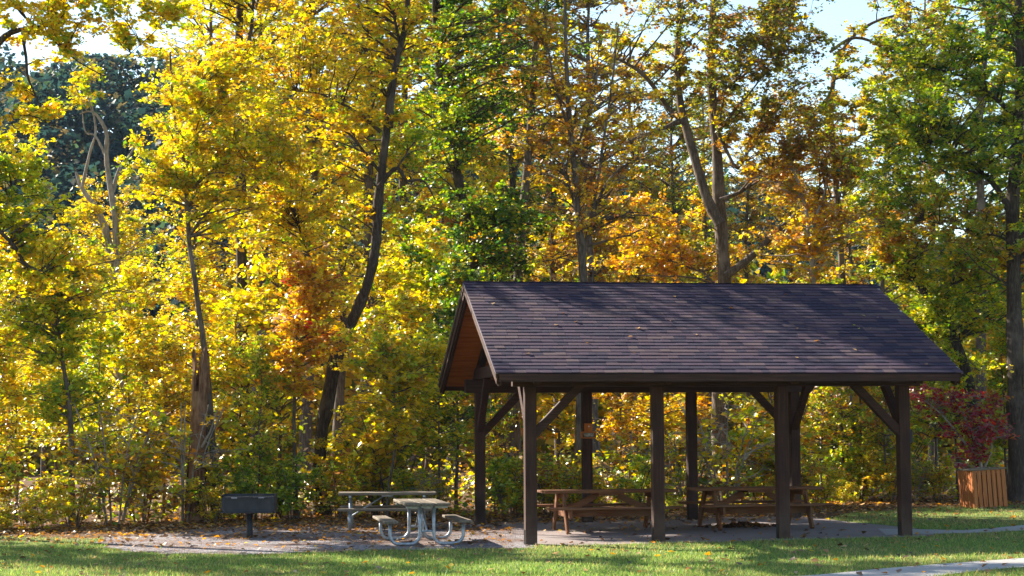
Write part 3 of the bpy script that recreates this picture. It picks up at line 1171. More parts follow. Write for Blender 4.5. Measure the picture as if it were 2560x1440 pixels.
# ------------------------------------------------------------------ slatted bin enclosure
def build_bin():
    a, b = on_ground(2437, 1272.5), on_ground(2524, 1268.5)
    yaw = math.atan2(b[1] - a[1], b[0] - a[0])
    e = empty("slatted_bin_enclosure", (a[0], a[1], a[2] + 0.01), R(8), "leaning square orange slatted wooden bin enclosure", "bin enclosure")
    e.rotation_euler = (R(-0.5), R(-3.2), R(8))
    w, h = 0.765, 0.80
    n = 7
    step = w / n
    for side in range(4):
        for k in range(n):
            t0 = k * step + 0.006
            t1 = (k + 1) * step - 0.018
            dz = 0.004 * ((k * 7 + side) % 3)
            m = MB()
            if side == 0: m.bx(t0, t1, 0.0, 0.020, 0.0 + dz, h - dz)
            if side == 1: m.bx(w - 0.020, w, t0 + 0.024, t1 + 0.024, 0.0 + dz, h - dz)
            if side == 2: m.bx(t0, t1, w + 0.028, w + 0.048, 0.0 + dz, h - dz)
            if side == 3: m.bx(0.0, 0.020, t0 + 0.024, t1 + 0.024, 0.0 + dz, h - dz)
            m.build("slat", AX['slat', 2], e, 0.003)
    for z in (0.10, 0.62):
        MB().bx(0.022, w - 0.022, 0.021, 0.058, z, z + 0.09).build("inner_rail", AX['post', 0], e)
        MB().bx(0.022, w - 0.022, w - 0.012, w + 0.026, z, z + 0.09).build("inner_rail", AX['post', 0], e)
        MB().bx(0.021, 0.058, 0.06, w - 0.014, z + 0.001, z + 0.089).build("inner_rail", AX['post', 1], e)
        MB().bx(w - 0.058, w - 0.021, 0.06, w - 0.014, z + 0.001, z + 0.089).build("inner_rail", AX['post', 1], e)
    fr = MB()
    fr.bx(-0.02, w + 0.02, -0.02, 0.06, h + 0.002, h + 0.03).bx(-0.02, w + 0.02, w - 0.01, w + 0.07, h + 0.002, h + 0.03)
    fr.bx(-0.02, 0.06, 0.061, w - 0.011, h + 0.002, h + 0.03).bx(w - 0.06, w + 0.02, 0.061, w - 0.011, h + 0.002, h + 0.03)
    fr.build("top_frame", AX['grey', 0], e)
    liner = MB().tube([(w / 2, w / 2 + 0.02, 0.03), (w / 2, w / 2 + 0.02, 0.70)], [0.27, 0.30], 20)
    liner.build("bin_liner", BLACK_IRON, e)


build_bin()

# ------------------------------------------------------------------ woodland: trees with a place of their own
P_YEL = [(YEL, 5), (GOLD, 2.6), (LIME, 2.6), (MGREEN, 1.2), (OLIVE, 1.2), (ORANGE, 0.3), (GREEN, 0.4)]
P_GOLD = [(YEL, 3), (GOLD, 4), (LIME, 1.4), (ORANGE, 0.9), (OLIVE, 2), (MGREEN, 0.8)]
P_LIME = [(LIME, 4), (MGREEN, 3), (YEL, 2), (GREEN, 1.5), (GOLD, 0.5)]
P_GREEN = [(GREEN, 5), (DGREEN, 3.6), (MGREEN, 1.8), (LIME, 0.8), (YEL, 0.5), (ORANGE, 0.4), (OLIVE, 1)]
P_ORANGE = [(ORANGE, 3), (GOLD, 3), (RUST, 1.2), (YEL, 2), (OLIVE, 1.5), (BUFF, 0.6)]
P_RUST = [(ORANGE, 2), (RUST, 2), (BROWN, 0.8), (OLIVE, 3), (GOLD, 3), (BUFF, 1), (YEL, 1)]
P_OLIVE = [(OLIVE, 5), (GOLD, 2), (MGREEN, 2), (RUST, 1), (BROWN, 1), (LIME, 1), (GREEN, 1.5)]
P_OAK = [((0.20, 0.23, 0.04), 4), ((0.34, 0.30, 0.05), 4), (GOLD, 1.6), (RUST, 1.0), (BROWN, 1.4), (LIME, 0.6)]
P_OAKRUST = [((0.36, 0.29, 0.05), 4), (RUST, 2), (BROWN, 1.0), (GOLD, 2.4), (ORANGE, 1.0)]
P_DLIME = [(LIME, 2.5), (MGREEN, 3), (GREEN, 3), (YEL, 1.2), (OLIVE, 2), (DGREEN, 1)]
P_RED = [(MAROON, 5), (RED, 2.4), (RUST, 1), (OLIVE, 1), (MGREEN, 0.7)]
P_MIX = [(LIME, 2.8), (MGREEN, 2), (YEL, 2.2), (GOLD, 2), (ORANGE, 1.0), (GREEN, 1.6), (RUST, 1.4), (BROWN, 0.8), (BROWN, 0.5), (BUFF, 0.5)]

px_tree("leaning_maple", "tall dark-barked tree leaning to one side, with golden leaves, behind the grill", 101, 38.2,
        [(806, 1292), (797, 1180), (800, 1090), (818, 990), (835, 900), (862, 830), (892, 765), (918, 690), (935, 600), (942, 500),
         (953, 400), (966, 310), (976, 220), (992, 140), (1012, 60), (1020, -80), (1028, -260), (1030, -420)],
        [((770, 250), -0.3, (2.3, 2.0, 1.9), 85), ((890, 60), 0.4, (2.2, 2.0, 1.8), 60), ((1060, -220), 0, (1.9, 1.7, 1.5), 60), ((800, -200), 0, (1.4, 1.3, 1.0), 36), ((960, -460), 0, (1.6, 1.5, 1.2), 36),
         ((700, 520), -0.4, (1.9, 1.6, 1.3), 55), ((1060, 330), 0.5, (1.0, 1.0, 1.0), 18, P_LIME)],
        P_GOLD, 0.175, 0.028,
        extra=[([(866, 820), (835, 745), (800, 690), (770, 630), (745, 560)], 0.055, 0.012, -0.5),
               ([(952, 330), (905, 290), (860, 262), (800, 235), (740, 228)], 0.05, 0.012, -0.6),
               ([(950, 430), (905, 372), (865, 330), (800, 300)], 0.04, 0.012, -0.6),
               ([(945, 470), (990, 420), (1018, 452), (1060, 452), (1090, 500)], 0.06, 0.014, -0.4),
               ([(976, 320), (985, 210), (1000, 120), (985, 40), (975, -60)], 0.06, 0.02, 0.3)],
        bark=BARK_DARK, leaf=0.085)

px_tree("slender_maple", "slender yellow-leaved sapling with a thin curving stem beside the dead snag", 102, 36.6,
        [(536, 1312), (533, 1150), (525, 1000), (515, 900), (500, 800), (486, 700), (472, 600), (468, 500), (464, 420), (448, 350),
         (432, 250), (425, 130)],
        [((510, 330), -0.2, (1.6, 1.4, 1.5), 75), ((610, 430), 0.2, (1.7, 1.3, 1.3), 60), ((390, 420), 0.3, (0.8, 0.8, 0.8), 16),
         ((560, 230), 0.2, (1.4, 1.2, 0.9), 36)],
        P_YEL, 0.075, 0.018,
        extra=[([(466, 430), (485, 350), (492, 280), (505, 200)], 0.028, 0.01, 0.3)], bark=BARK_GREY, leaf=0.085)

px_tree("tall_poplar", "tall straight yellow tree with dark upper stems against the sky, upper left", 117, 41.5,
        [(618, 1275), (612, 1050), (606, 800), (603, 550), (600, 350), (597, 150), (600, 0), (604, -200), (606, -420), (606, -600)],
        [((300, -330), -1.0, (1.7, 1.5, 1.2), 46), ((520, -400), -1.2, (1.7, 1.5, 1.2), 50), ((770, -420), -0.5, (1.9, 1.7, 1.3), 60),  # unseen crown lobes above the frame, added to shade the roof and lawn
         ((640, 120), 0.0, (1.3, 1.2, 0.8), 18), ((560, -60), 0.0, (1.6, 1.5, 1.0), 30), ((680, -330), 0.0, (1.7, 1.6, 1.2), 70),
         ((540, -560), 0.0, (1.5, 1.5, 1.0), 36), ((430, -260), 0.2, (1.2, 1.2, 0.9), 26)],
        P_YEL, 0.16, 0.04,
        extra=[([(600, 180), (625, 90), (632, 10), (640, -100)], 0.06, 0.02, 0.2)], bark=BARK_DARK, leaf=0.085)

px_tree("twin_stem_tree", "grey twin-stemmed tree with bare upper limbs against the blue hill", 103, 46.0,
        [(300, 1262), (300, 1000), (296, 760), (290, 560), (280, 480), (268, 400), (268, 330), (235, 280), (200, 285)],
        [((240, 620), 0.0, (2.0, 1.8, 1.3), 50), ((300, 800), -0.8, (2.2, 1.8, 1.3), 55), ((210, 210), 0.0, (0.9, 0.9, 0.5), 10)],
        P_YEL, 0.13, 0.014,
        extra=[([(296, 760), (270, 600), (245, 530), (205, 470), (190, 430)], 0.13, 0.03, 0.3),
               ([(282, 480), (300, 420), (330, 380), (345, 330)], 0.06, 0.014, 0.2),
               ([(205, 470), (225, 380), (240, 330), (232, 270), (225, 200)], 0.045, 0.012, 0.2),
               ([(268, 400), (240, 340), (215, 330), (205, 260)], 0.04, 0.01, 0.2)],
        bark=BARK_PALE, leaf=0.085)

px_tree("young_beech", "young green-and-yellow tree with a thin dark stem left of the snag", 104, 36.2,
        [(182, 1235), (178, 1120), (172, 1010), (160, 930), (148, 850), (138, 760), (128, 660)],
        [((110, 800), -0.3, (1.3, 1.1, 0.9), 50, P_LIME), ((200, 700), 0.1, (1.4, 1.2, 0.8), 45), ((60, 680), 0.3, (1.3, 1.2, 0.9), 40),
         ((160, 1000), 0.1, (1.1, 0.9, 0.6), 24, P_LIME)],
        P_YEL, 0.065, 0.015, bark=BARK_GREY, leaf=0.085)

px_tree("overhanging_maple", "yellow maple reaching in from outside the left edge with dark hanging branches", 105, 33.5,
        [(-260, 1345), (-250, 1100), (-235, 800), (-190, 500), (-110, 250), (0, 102), (60, 72), (140, 62)],
        [((390, 50), 0.0, (0.9, 0.9, 0.5), 20), ((140, 60), 0.0, (1.3, 1.2, 0.7), 32), ((60, 270), 0.0, (1.0, 1.0, 0.8), 15), ((30, 480), 0.2, (1.0, 1.2, 1.1), 42, P_LIME),
         ((-120, 350), 0.5, (1.6, 1.6, 1.6), 40), ((90, 640), 0.2, (1.2, 1.1, 0.9), 44), ((260, 0), 0, (1.4, 1.2, 0.7), 26),
         ((-120, -150), 0.0, (2.6, 2.4, 1.6), 50)],
        P_YEL, 0.17, 0.02,
        extra=[([(56, 76), (66, 150), (72, 200), (96, 255), (112, 300), (150, 320)], 0.035, 0.008, -0.2),
               ([(-190, 500), (-80, 520), (20, 600), (60, 660), (110, 680)], 0.06, 0.015, -0.3),
               ([(30, 0), (60, 40), (110, 80), (190, 150), (260, 190)], 0.03, 0.01, 0.2)],
        bark=BARK_DARK, leaf=0.085)

px_tree("green_maple", "dense dark green tree rising behind the left gable of the pavilion", 106, 40.8,
        [(1252, 1280), (1248, 1150), (1240, 1000), (1215, 820), (1180, 620), (1140, 430), (1105, 260), (1090, 100), (1085, -80), (1080, -300)],
        [((1160, 330), 0.0, (2.0, 1.8, 2.2), 58), ((1200, 80), 0.0, (2.3, 1.9, 1.9), 50), ((1180, 600), -0.6, (1.9, 1.7, 1.3), 56),
         ((1260, 560), -0.4, (1.6, 1.5, 1.2), 44), ((1080, -230), 0, (3.0, 2.6, 2.0), 60), ((1090, 720), -0.5, (1.3, 1.2, 0.9), 34, P_LIME)],
        P_GREEN, 0.19, 0.04, bark=BARK_DARK, leaf=0.085, patch=0.6, bare=0.05)

px_tree("twin_trunk_oak", "grey trunk standing close behind the far left post of the pavilion", 107, 41.6,
        [(1283, 1275), (1280, 1100), (1285, 900), (1300, 650), (1320, 400), (1335, 200), (1345, 0), (1350, -250)],
        [((1330, 230), 0.4, (1.6, 1.6, 1.6), 40, P_RUST), ((1350, 0), 0.3, (2.0, 1.8, 1.8), 44, P_GREEN), ((1350, -260), 0, (2.8, 2.4, 2.0), 50)],
        P_OLIVE, 0.17, 0.04, bark=BARK_GREY, leaf=0.085)

px_tree("forked_ash", "slim grey tree forking just above the ridge, with sparse orange leaves", 108, 39.6,
        [(1448, 1285), (1450, 1100), (1455, 900), (1457, 760), (1452, 640), (1440, 520), (1430, 400), (1420, 300), (1412, 150), (1408, 0), (1404, -200)],
        [((1420, 330), 0.0, (1.7, 1.5, 1.6), 40), ((1500, 520), -0.2, (1.6, 1.4, 1.0), 38), ((1370, 90), 0.1, (1.7, 1.5, 1.5), 40),
         ((1560, 330), 0.2, (1.5, 1.4, 1.2), 30), ((1400, -230), 0, (2.2, 2.0, 1.6), 40)],
        P_RUST, 0.135, 0.02,
        extra=[([(1456, 660), (1470, 590), (1500, 490), (1540, 430), (1590, 400)], 0.06, 0.014, 0.4),
               ([(1466, 600), (1490, 480), (1510, 340), (1530, 200), (1545, 60)], 0.05, 0.014, 0.2),
               ([(1430, 410), (1465, 300), (1490, 200), (1500, 60)], 0.035, 0.01, 0.2),
               ([(1424, 330), (1390, 220), (1370, 120), (1360, 0)], 0.035, 0.01, -0.2),
               ([(1445, 560), (1420, 450), (1390, 380), (1350, 340)], 0.045, 0.012, -0.3)],
        bark=BARK_GREY, leaf=0.085, bare=0.5, gnarl=0.18, limb_r=1.25)

px_tree("old_oak", "stout old oak with a heavy forked trunk and olive-brown crown behind the pavilion", 109, 43.2,
        [(1822, 1252), (1800, 1120), (1800, 980), (1808, 830), (1812, 700), (1804, 580), (1798, 470), (1792, 350), (1785, 280), (1780, 200),
         (1782, 90), (1790, -60), (1800, -300)],
        [((1905, 160), -0.5, (2.3, 2.1, 1.8), 100), ((1720, 90), -0.2, (2.2, 2.0, 1.7), 70), ((1990, 380), -0.5, (2.0, 1.8, 1.2), 80, P_OAKRUST),
         ((1940, 40), 0.3, (1.5, 1.6, 1.4), 40), ((1690, 650), 1.6, (2.0, 1.4, 0.9), 50, P_ORANGE), ((1790, -300), 0, (3.6, 3.2, 2.2), 90),
         ((1610, 560), 1.2, (1.5, 1.3, 1.0), 34, P_ORANGE)],
        P_OAK, 0.225, 0.055,
        extra=[([(1800, 560), (1770, 500), (1745, 420), (1715, 310), (1700, 250), (1692, 130), (1700, 0), (1690, -200)], 0.15, 0.05, 0.4),
               ([(1715, 310), (1670, 270), (1620, 200), (1570, 160), (1490, 125)], 0.09, 0.02, -0.4),
               ([(1700, 300), (1660, 320), (1590, 345), (1560, 360)], 0.07, 0.02, -0.5),
               ([(1815, 690), (1880, 640), (1930, 590), (1985, 540), (2040, 500), (2110, 490)], 0.10, 0.02, -0.6),
               ([(1800, 500), (1850, 480), (1910, 440), (1960, 410)], 0.06, 0.015, -0.3),
               ([(1795, 330), (1840, 420), (1870, 380), (1900, 330)], 0.05, 0.015, 0.2)],
        bark=BARK_GREY, leaf=0.085, gnarl=0.15)

px_tree("birch_sapling", "slim pale-barked tree just past the oak, above the roof ridge", 110, 42.0,
        [(2040, 1250), (2036, 1000), (2034, 720), (2026, 620), (2016, 530), (2000, 470), (1980, 420)],
        [((1990, 620), 0.0, (1.5, 1.3, 0.9), 40), ((2080, 560), 0.2, (1.3, 1.2, 0.9), 30), ((1960, 480), 0.1, (1.1, 1.0, 0.8), 20)],
        P_ORANGE, 0.085, 0.02,
        extra=[([(2026, 620), (2040, 540), (2060, 480), (2065, 420)], 0.04, 0.012, 0.2)], bark=BARK_PALE, leaf=0.085, bare=0.3)

px_tree("edge_oak", "thick-trunked green-yellow tree standing at the right edge", 111, 40.2,
        [(2545, 1240), (2542, 1060), (2540, 900), (2536, 740), (2532, 560), (2536, 440), (2548, 300), (2550, 150), (2545, 0), (2540, -250)],
        [((2430, 300), -0.6, (2.2, 1.9, 1.6), 90), ((2560, 120), -0.3, (1.7, 1.6, 1.6), 60, P_GREEN), ((2330, 180), -0.4, (2.0, 1.7, 1.3), 60),
         ((2250, 420), -0.2, (1.6, 1.4, 1.0), 44), ((2520, -220), 0, (3.2, 2.6, 2.0), 70, P_OLIVE), ((2660, 500), 0, (1.8, 1.6, 1.6), 40),
         ((2400, 560), -0.2, (1.7, 1.5, 0.9), 40, P_OLIVE)],
        P_DLIME, 0.22, 0.06,
        extra=[([(2535, 560), (2500, 480), (2440, 420), (2380, 370), (2300, 360)], 0.08, 0.018, -0.5),
               ([(2545, 300), (2470, 230), (2400, 190), (2330, 170)], 0.06, 0.016, -0.4)],
        bark=BARK_DARK, leaf=0.085)

px_tree("tilted_trunk_tree", "dark trunk tilting down behind the right end of the roof", 112, 42.4,
        [(2460, 1215), (2440, 1080), (2415, 930), (2370, 820), (2310, 730), (2250, 665), (2200, 640)],
        [((2330, 640), -0.2, (1.8, 1.5, 0.9), 60), ((2420, 760), -0.5, (1.6, 1.3, 0.9), 60), ((2240, 580), 0.1, (1.2, 1.2, 0.8), 28, P_RUST),
         ((2500, 640), -0.2, (1.3, 1.2, 0.8), 36, P_RUST)],
        P_LIME, 0.16, 0.05, bark=BARK_DARK, leaf=0.085)

px_tree("crooked_limb_tree", "tree with a crooked dark bough arching across the white sky gap on the right", 113, 44.0,
        [(2120, 1255), (2115, 900), (2100, 600), (2085, 400), (2078, 280), (2090, 170), (2130, 95), (2200, 50), (2290, 30)],
        [((2180, 160), 0.0, (1.3, 1.2, 0.7), 26), ((2130, 270), 0.0, (0.9, 0.9, 0.7), 14), ((2290, 40), 0.0, (1.7, 1.5, 0.9), 30), ((2080, 760), -0.8, (1.6, 1.3, 1.0), 36),
         ((2060, 330), 0.0, (0.9, 0.9, 1.0), 20), ((2200, 520), 0.0, (1.6, 1.4, 1.0), 30), ((2250, 300), 0.0, (1.2, 1.1, 0.7), 18)],
        P_OLIVE, 0.105, 0.022,
        extra=[([(2075, 130), (2130, 95), (2190, 110), (2240, 160), (2260, 185)], 0.05, 0.015, 0.2)], bark=BARK_GREY, leaf=0.085)

px_tree("red_dogwood", "dark red dogwood bush spreading behind the slatted bin", 114, 39.6,
        [(2462, 1240), (2455, 1180), (2440, 1110), (2420, 1060), (2400, 1020)],
        [((2390, 1010), 0.0, (1.15, 1.0, 0.36), 44), ((2450, 1080), -0.2, (0.95, 0.9, 0.45), 30), ((2310, 985), 0.1, (0.6, 0.5, 0.22), 12),
         ((2430, 1150), -0.3, (0.6, 0.5, 0.3), 10)],
        P_RED, 0.05, 0.014,
        extra=[([(2455, 1180), (2480, 1120), (2470, 1060), (2490, 1010)], 0.03, 0.008, 0.1),
               ([(2450, 1160), (2400, 1090), (2350, 1030), (2310, 1000)], 0.03, 0.008, -0.1)],
        cat="bush", bark=BARK_PALE, leaf=0.085, per=8, twig_len=0.42, patch=0.85, bare=0.12)

px_tree("orange_maple", "small orange-leaved maple beside the leaning dark trunk", 115, 36.8,
        [(742, 1300), (738, 1180), (735, 1060), (738, 950), (745, 850), (752, 760), (748, 690)],
        [((770, 780), -0.1, (1.0, 0.9, 1.1), 46), ((730, 900), -0.2, (0.7, 0.7, 0.8), 24), ((790, 690), 0, (0.8, 0.8, 0.6), 22)],
        [(ORANGE, 5), (GOLD, 3), (YEL, 2), (RED, 0.4), (BUFF, 0.5)], 0.05, 0.012, bark=BARK_GREY, leaf=0.085, patch=0.8)

px_tree("spindly_sapling", "spindly many-twigged sapling rising behind the metal tables", 116, 36.4,
        [(968, 1300), (972, 1220), (985, 1140), (992, 1060), (985, 980), (978, 900)],
        [((980, 1010), 0.0, (0.9, 0.8, 0.9), 36), ((1050, 920), 0.2, (1.0, 0.9, 0.8), 40), ((930, 900), 0.1, (0.9, 0.8, 0.8), 36)],
        P_YEL, 0.035, 0.010, bark=BARK_GREY, leaf=0.085, bare=0.15)

# ------------------------------------------------------------------ broken snag
def build_snag():
    r = rs(9)
    Y = 36.3
    base = at(487, 1312, Y)
    base[2] = float(gz(base[0], base[1])) - 0.05
    e = empty("broken_snag", tuple(base), 0.0, "tall broken dead snag with a hollow top behind the grill", "dead tree")
    top = at(495, 850, Y)[2] - base[2]
    n, K = 26, 22
    V = []
    for i in range(n):
        t = i / (n - 1)
        z = t * top
        rad = 0.185 * (1 - 0.22 * t) + 0.10 * math.exp(-z / 0.25)
        cx = 0.10 * t
        for k in range(K):
            a = 2 * math.pi * k / K
            zz = z
            if i > n - 9:
                jag = 0.55 * abs(math.sin(a * 1.5 + 0.9)) + 0.25 * r.rand() + (0.5 if math.cos(a - 1.2) > 0.2 else 0.0)
                zz = min(z, top - jag * (1 if i == n - 1 else 0.75))
            q = rad * (1 + 0.05 * math.sin(a * 5 + z) + 0.05 * r.randn() * 0.6)
            V.append((cx + q * math.cos(a), q * math.sin(a), zz))
    Q_ = []
    hollow = []
    for i in range(n - 1):
        for k in range(K):
            a = 2 * math.pi * (k + 0.5) / K
            z = i / (n - 1) * top
            front_gap = (math.cos(a + math.pi / 2 + 0.25) > 0.86) and (top - 1.15 < z < top - 0.15)
            if front_gap:
                continue
            Q_.append((i * K + k, i * K + (k + 1) % K, (i + 1) * K + (k + 1) % K, (i + 1) * K + k))
    me = bpy.data.meshes.new("trunk")
    me.from_pydata(V, [], Q_)
    me.materials.append(SNAG_WOOD)
    me.update()
    o = link("trunk", me, e)
    sm = o.modifiers.new("wall", 'SOLIDIFY')
    sm.thickness, sm.offset = 0.05, -1
    # peeling strips of bark and a broken stub
    for a, z0, z1 in ((2.6, 0.1, 1.5), (3.4, 0.3, 1.9), (0.3, 0.4, 2.0), (5.2, 0.0, 0.9)):
        m = MB()
        rr0 = 0.20
        m.bar((rr0 * math.cos(a), rr0 * math.sin(a), z0), (0.07 + (rr0 - 0.03) * math.cos(a), (rr0 - 0.03) * math.sin(a), z1), 0.10, 0.03, up=(math.cos(a), math.sin(a), 0))
        m.build("bark_strip", BARK_DARK, e)
    MB().tube([(0.15, -0.12, 1.6), (0.34, -0.25, 1.9), (0.5, -0.3, 2.35)], [0.03, 0.022, 0.008], 7).build("branch_stub", BARK_PALE, e)


build_snag()

# ------------------------------------------------------------------ woodland: kinds that repeat
def proto(seed, H, lobes, palette, r0, **kw):
    r = rs(seed)
    n = 8
    z = np.linspace(0, H, n)
    pts = np.stack([np.cumsum(r.randn(n) * 0.02 * H * 0.35), np.cumsum(r.randn(n) * 0.02 * H * 0.35), z], -1)
    pts -= pts[0]
    rad = np.linspace(r0, r0 * 0.18, n)
    LB = [((c[0] + np.interp(c[2], z, pts[:, 0]), c[1] + np.interp(c[2], z, pts[:, 1]), c[2]), rd, k) for c, rd, k in lobes]
    return grow(seed, [(pts, rad)], LB, palette, **kw)


def tall(seed, pal, H=15.0, **kw):
    r = rs(seed)
    lobes = []
    for k in range(8):
        z = H * (0.30 + 0.70 * (k + 0.5) / 8)
        a = r.rand() * 6.28
        q = 1.3 * r.rand()
        lobes.append(((q * math.cos(a), q * math.sin(a), z), (2.3, 2.3, 1.3), 22))
    return proto(seed, H, lobes, pal, 0.17, leaf=0.105, per=20, **kw)


def sapling(seed, pal, H=4.2, **kw):
    lobes = [((0, 0, H * 0.45), (1.0, 1.0, 0.6), 22), ((0.2, 0, H * 0.72), (1.15, 1.15, 0.7), 30), ((-0.1, 0.1, H * 0.98), (0.8, 0.8, 0.5), 20)]
    return proto(seed, H, lobes, pal, 0.035, leaf=0.085, per=12, **kw)


def shrub(seed, pal, H=1.6, n=46, **kw):
    r = rs(seed)
    stems = []
    for k in range(6):
        a = r.rand() * 6.28
        q = 0.10
        e = np.array([math.cos(a), math.sin(a)]) * (0.45 + 0.35 * r.rand())
        h = H * (0.7 + 0.3 * r.rand())
        pts = [(q * math.cos(a), q * math.sin(a), -0.03), (e[0] * 0.45, e[1] * 0.45, h * 0.5), (e[0], e[1], h)]
        stems.append((np.array(pts), np.array([0.016, 0.011, 0.005])))
    lobes = [((0, 0, H * 0.55), (0.85, 0.85, H * 0.45), n)]
    return grow(seed, stems, lobes, pal, leaf=0.08, per=10, twig_len=0.34, flare=False, **kw)


TALL = {'gold': tall(201, P_GOLD), 'yellow': tall(202, P_YEL), 'green': tall(203, P_GREEN), 'rust': tall(204, P_RUST, bare=0.25),
        'olive': tall(205, P_OLIVE, bare=0.1), 'lime': tall(206, P_LIME)}
SAP = {'yellow': sapling(301, P_YEL), 'gold': sapling(302, P_GOLD), 'lime': sapling(303, P_LIME), 'green': sapling(304, P_GREEN),
       'mix': sapling(305, P_MIX), 'orange': sapling(306, P_ORANGE)}
SHRUB = {'yellow': shrub(401, P_YEL), 'lime': shrub(402, P_LIME), 'mix': shrub(403, P_MIX), 'green': shrub(404, [(GREEN, 3), (MGREEN, 4), (LIME, 3)]),
         'gold': shrub(405, P_GOLD, bare=0.2), 'twiggy': shrub(406, P_MIX, bare=0.65, gnarl=0.25, bark=BARK_PALE)}
WORD = {'gold': 'golden', 'yellow': 'yellow', 'green': 'green', 'rust': 'rust-brown', 'olive': 'olive-brown', 'lime': 'yellow-green',
        'mix': 'green-and-yellow', 'orange': 'orange', 'twiggy': 'leafless twiggy'}


ZONES = [(-1e9, 160, "at the left edge"), (160, 430, "left of the snag"), (430, 560, "by the snag"), (560, 700, "behind the grill"),
         (700, 850, "by the leaning trunk"), (850, 1120, "behind the metal tables"), (1120, 1330, "behind the gable end"),
         (1330, 1700, "behind the nearer wooden table"), (1700, 2000, "behind the farther wooden table"),
         (2000, 2300, "behind the last bay"), (2300, 2480, "behind the bin"), (2480, 1e9, "at the right edge")]
PENDING = {}
ORD = ["first", "second", "third", "fourth", "fifth", "sixth", "seventh", "eighth", "ninth", "tenth"]


def put(kind_dict, kind, name, label, cat, x, y, s, rz, group, zs=1.0, names=("trunk", "crown")):
    me = kind_dict[kind]
    o = plant(name, label, cat, (x, y, float(terrain(x, y)) - 0.03), me, group, rz, (s, s, s * zs), names)
    px = 1280 + x / y * F_PX
    zone = next(z[2] for z in ZONES if z[0] <= px < z[1])
    if name != "clearing_edge_tree":
        PENDING.setdefault((label, zone), []).append((px, o))
    return o


def settle_labels():
    """one label for each: kind, what it stands behind or beside, and its turn from the left where that is shared"""
    for (label, zone), lst in PENDING.items():
        lst.sort(key=lambda t: t[0])
        for i, (px, o) in enumerate(lst):
            if len(lst) == 1: w = ""
            elif len(lst) == 2: w = ("left one of two", "right one of two")[i]
            else: w = ORD[i] + " of %d from the left" % len(lst)
            o["label"] = "%s %s%s" % (label, zone, ", " + w if w else "")


R3 = random.Random(77)
# tall trees filling the wood behind: (kind, picture x, distance, scale)
for kind, px, Y, s in [('yellow', 110, 62, 0.55), ('yellow', 500, 60, 0.9), ('gold', 640, 58, 1.3), ('yellow', 760, 63, 1.35), ('yellow', 540, 66, 1.3),
                       ('yellow', 905, 60, 1.3), ('lime', 1040, 64, 1.4), ('gold', 1130, 60, 1.25), ('rust', 1490, 59, 1.1), ('gold', 1590, 63, 1.05),
                       ('olive', 1680, 60, 0.85), ('rust', 1400, 66, 1.0), ('green', 1290, 62, 1.35), ('rust', 1870, 61, 0.75), ('gold', 1990, 64, 0.85),
                       ('lime', 2230, 60, 0.85), ('olive', 2330, 62, 1.05), ('green', 2450, 60, 1.35), ('lime', 2600, 61, 1.3), ('olive', 2700, 66, 1.4),
                       ('yellow', 20, 68, 0.6), ('gold', 300, 68, 0.7), ('yellow', 840, 70, 1.3), ('rust', 2120, 66, 0.9), ('yellow', 1230, 72, 1.3),
                       ('olive', 1780, 72, 0.95)]:
    p = at(px, 1100, Y)
    put(TALL, kind, kind_name := "woodland_tree", "tall %s tree in the deeper wood" % WORD[kind], "tree", p[0], p[1], s, R3.random() * 6.28,
        "%s trees deeper in the wood" % WORD[kind], zs=R3.uniform(0.95, 1.12))
# understorey saplings
sap_spots = [('yellow', 40, 37.4, 1.0), ('lime', 250, 37.0, 0.9), ('yellow', 330, 38.5, 1.25), ('gold', 410, 37.6, 0.95), ('yellow', 600, 38.0, 1.2),
             ('yellow', 690, 39.5, 1.4), ('lime', 640, 36.6, 0.75), ('yellow', 960, 40.5, 1.2), ('gold', 930, 37.4, 0.6), ('yellow', 1010, 39.0, 1.2),
             ('lime', 1090, 37.6, 1.0), ('green', 1140, 38.8, 1.1), ('mix', 1235, 39.0, 0.6), ('gold', 1400, 41.0, 1.2),
             ('orange', 1550, 41.0, 0.9), ('gold', 1650, 41.5, 1.2), ('orange', 1720, 45.0, 1.3),
             ('lime', 1900, 44.5, 0.9), ('gold', 1930, 43.0, 1.2), ('mix', 2050, 40.2, 0.85), ('lime', 2100, 41.5, 0.95), ('orange', 2160, 43.0, 1.2),
             ('mix', 2220, 40.8, 0.8), ('lime', 2330, 43.0, 1.1), ('lime', 2390, 42.0, 1.0), ('lime', 2520, 40.9, 0.9), ('mix', 2590, 41.0, 1.0),
             ('yellow', 150, 42.0, 1.3), ('gold', 500, 41.0, 1.3), ('yellow', 1060, 42.5, 1.5),
             ('yellow', -60, 36.5, 1.2)]
for kind, px, Y, s in sap_spots:
    p = at(px, 1100, Y)
    put(SAP, kind, "understorey_sapling", "thin-stemmed %s sapling" % WORD[kind], "sapling", p[0], p[1], s, R3.random() * 6.28,
        "%s saplings in the understorey" % WORD[kind], zs=R3.uniform(0.9, 1.15))


def edge_y(x):
    """front of the woodland edge"""
    return float(np.interp(x, [-14, -9.5, -6.5, -4, -2, 0, 5, 8, 10, 13, 18], [33.6, 33.4, 35.2, 36.0, 36.4, 36.2, 37.4, 40.0, 41.0, 41.6, 43.0]))


